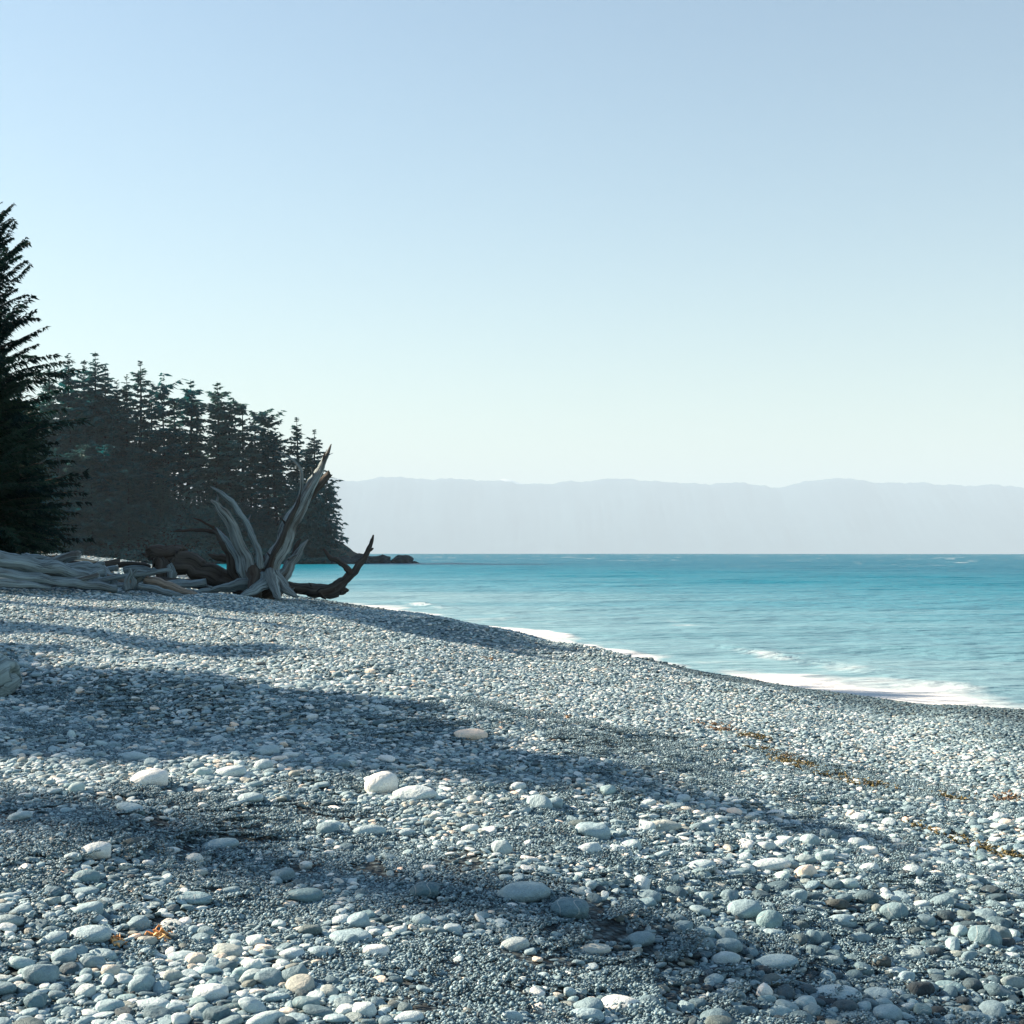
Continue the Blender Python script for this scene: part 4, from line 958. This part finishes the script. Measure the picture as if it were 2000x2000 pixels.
# gravel: patches of fine chips
gpool = bpy.data.collections.new('gravel_patches')
for k in range(5):
    g = np.random.default_rng(300 + k)
    bm = bmesh.new(); bmesh.ops.create_icosphere(bm, subdivisions=1, radius=1)
    bv = np.array([v.co[:] for v in bm.verts]); bf = np.array([[v.index for v in f.verts] for f in bm.faces]); bm.free()
    n = 400; VV, FF, TT = [], [], []
    for i in range(n):
        r = np.clip(math.exp(g.normal(math.log(0.0066), 0.35)), 0.0035, 0.014)
        v = bv * np.array([1, g.uniform(0.55, 0.9), g.uniform(0.3, 0.55)]) * (1 + g.normal(0, 0.09, (len(bv), 1)))
        a, b, c = g.normal(0, 0.35), g.normal(0, 0.35), g.uniform(0, 6.28)
        m = np.array(Euler((a, b, c)).to_matrix()); v = (v @ m.T) * r
        rad = 0.16 * math.sqrt(g.uniform(0, 1)); th = g.uniform(0, 6.28)
        v += np.array([rad * math.cos(th), rad * math.sin(th), r * 0.35])
        FF.append(bf + len(VV) * len(bv)); VV.append(v); TT.append(np.full(len(bv), np.clip(g.normal(0.34, 0.15), 0.02, 0.95)))
    m_ = mesh('gravel%d' % k, np.concatenate(VV), np.concatenate(FF)); attr(m_, 'tone', 'FLOAT', np.concatenate(TT)); m_.materials.append(mat_gravel)
    gpool.objects.link(bpy.data.objects.new('gravel%d' % k, m_))
sp = 0.155
g, x, y, z, px, py = candidates(int((13.5 ** 2 - 3.7 ** 2) * 0.42 / sp ** 2), 3.7, 13.5, 231)
e = 0.05; nx = -(ground(x + e, y) - ground(x - e, y)) / (2 * e); ny = -(ground(x, y + e) - ground(x, y - e)) / (2 * e)
rot = np.stack([-ny, nx, g.uniform(0, 6.28, len(x))], -1)
scatter('gravel', np.stack([x, y, z], -1), rot, np.ones((len(x), 3)), g.integers(0, 5, len(x)), {}, gpool, 'fine dark gravel showing between the cobbles', 'gravel')

# ------------------------------------------------------------------ kelp and scraps
def kelp(name, spine, n, label, col, cat, seed, blade=(0.03, 0.085), spread=0.09):
    g = np.random.default_rng(seed); pts = np.array([hit(*p) for p in spine]); VV, FF = [], []
    for i in range(n):
        t = g.uniform(0, len(pts) - 1.001); k = int(t); c = pts[k] + (pts[k + 1] - pts[k]) * (t - k) + g.normal(0, spread, 2)
        a = g.uniform(0, 6.28); L = g.uniform(*blade); w = L * g.uniform(0.10, 0.24); z0 = g1(*c) + g.uniform(0.0, 0.034)
        dv = np.array([math.cos(a), math.sin(a)]); sv = np.array([-dv[1], dv[0]]); b = len(VV); cur = g.normal(0, 0.35)
        for j in range(5):
            s = j / 4; q = c + dv * L * (s - 0.5) + sv * cur * L * (s - 0.5) ** 2 * 2; ww = w * (0.35 + 0.9 * math.sin(math.pi * (0.12 + 0.8 * s))) * 0.5
            zz = z0 + 0.007 * math.sin(s * 6 + i) + g.uniform(0, 0.006)
            VV += [(*(q + sv * ww), zz), (*(q - sv * ww), zz + g.normal(0, 0.008))]
        for j in range(4): FF.append((b + 2 * j, b + 2 * j + 1, b + 2 * j + 3, b + 2 * j + 2))
    VV = np.array(VV); o0 = VV.mean(0); me = mesh(name, VV - o0, FF)
    o = link(name, me, col, loc=tuple(o0)); so_ = o.modifiers.new('thickness', 'SOLIDIFY'); so_.thickness = 0.004
    return tag(o, label, cat)
def kelp_mat(name, a, b):
    k = M(name); return k.set(k.ramp(k.noise(k.coord('Object'), 9, 3), [(0.35, a), (0.65, b)]), 0.5, 0.4)
mk1 = kelp_mat('olive_kelp', (0.035, 0.032, 0.010), (0.17, 0.14, 0.045)); mk2 = kelp_mat('dry_kelp', (0.09, 0.055, 0.03), (0.26, 0.18, 0.10)); mk3 = kelp_mat('orange_leaf', (0.55, 0.24, 0.08), (0.75, 0.45, 0.18))
kelp('kelp_strand', [(1500, 1468), (1540, 1490), (1590, 1505), (1640, 1520), (1720, 1540)], 480, 'long olive-gold strand of kelp stretched across the shingle', mk1, 'seaweed', 1, spread=0.13)
kelp('kelp_clump', [(1385, 1412), (1400, 1425), (1418, 1432)], 95, 'small tan kelp scrap above left of the long kelp strand', mk2, 'seaweed', 2)
kelp('kelp_clump', [(1455, 1442), (1470, 1440), (1485, 1446)], 110, 'olive kelp tuft between the tan scrap and the long strand', mk1, 'seaweed', 3)
kelp('kelp_clump', [(1505, 1470), (1525, 1476), (1545, 1486)], 90, 'reddish dry kelp heaped at the upper end of the long strand', mk2, 'seaweed', 4)
kelp('kelp_clump', [(1820, 1556), (1850, 1560), (1880, 1566)], 110, 'dark olive kelp scrap on the right beyond the long strand', mk1, 'seaweed', 5)
kelp('kelp_clump', [(1960, 1562), (1985, 1565)], 60, 'yellow kelp scrap near the right edge of the frame', mk2, 'seaweed', 6)
kelp('kelp_strand', [(1780, 1615), (1860, 1640), (1930, 1665), (1995, 1680)], 150, 'thin green kelp strand running to the right edge', mk1, 'seaweed', 7, spread=0.06)
kelp('kelp_clump', [(935, 1288), (955, 1290), (985, 1292)], 40, 'brown kelp speck on the far shingle below the shadowed berm', mk2, 'seaweed', 8)
kelp('kelp_clump', [(1075, 1400), (1090, 1402)], 30, 'tiny tan kelp scrap in the middle of the sunlit far shingle', mk2, 'seaweed', 9)
kelp('dry_leaf', [(224, 1846), (236, 1850)], 16, 'orange dry leaf scrap beside the largest pale oval stone', mk3, 'leaf scrap', 10, blade=(0.03, 0.06), spread=0.015)
kelp('dry_leaf', [(300, 1842), (322, 1840)], 22, 'yellowish orange leaf scrap right of the smaller orange one', mk3, 'leaf scrap', 11, blade=(0.03, 0.07), spread=0.02)

# ------------------------------------------------------------------ haze over the strait
bm = bmesh.new(); bmesh.ops.create_cube(bm, size=1)
me = bpy.data.meshes.new('haze'); bm.to_mesh(me); bm.free()
kz = M('sea_haze'); kz.t.nodes.remove(kz.b)
pv = kz.n('ShaderNodeVolumePrincipled'); pv.inputs['Color'].default_value = (0.55, 0.755, 0.95, 1); pv.inputs['Density'].default_value = 0.000088; pv.inputs['Anisotropy'].default_value = 0.0
kz.l(pv.outputs[0], kz.out.inputs['Volume'])
hz = link('haze', me, kz.m, loc=(1300, 12700, 400)); hz.scale = (36000, 27000, 1560)
tag(hz, 'pale blue haze over the sea and the far mountains', 'haze', kind='stuff')
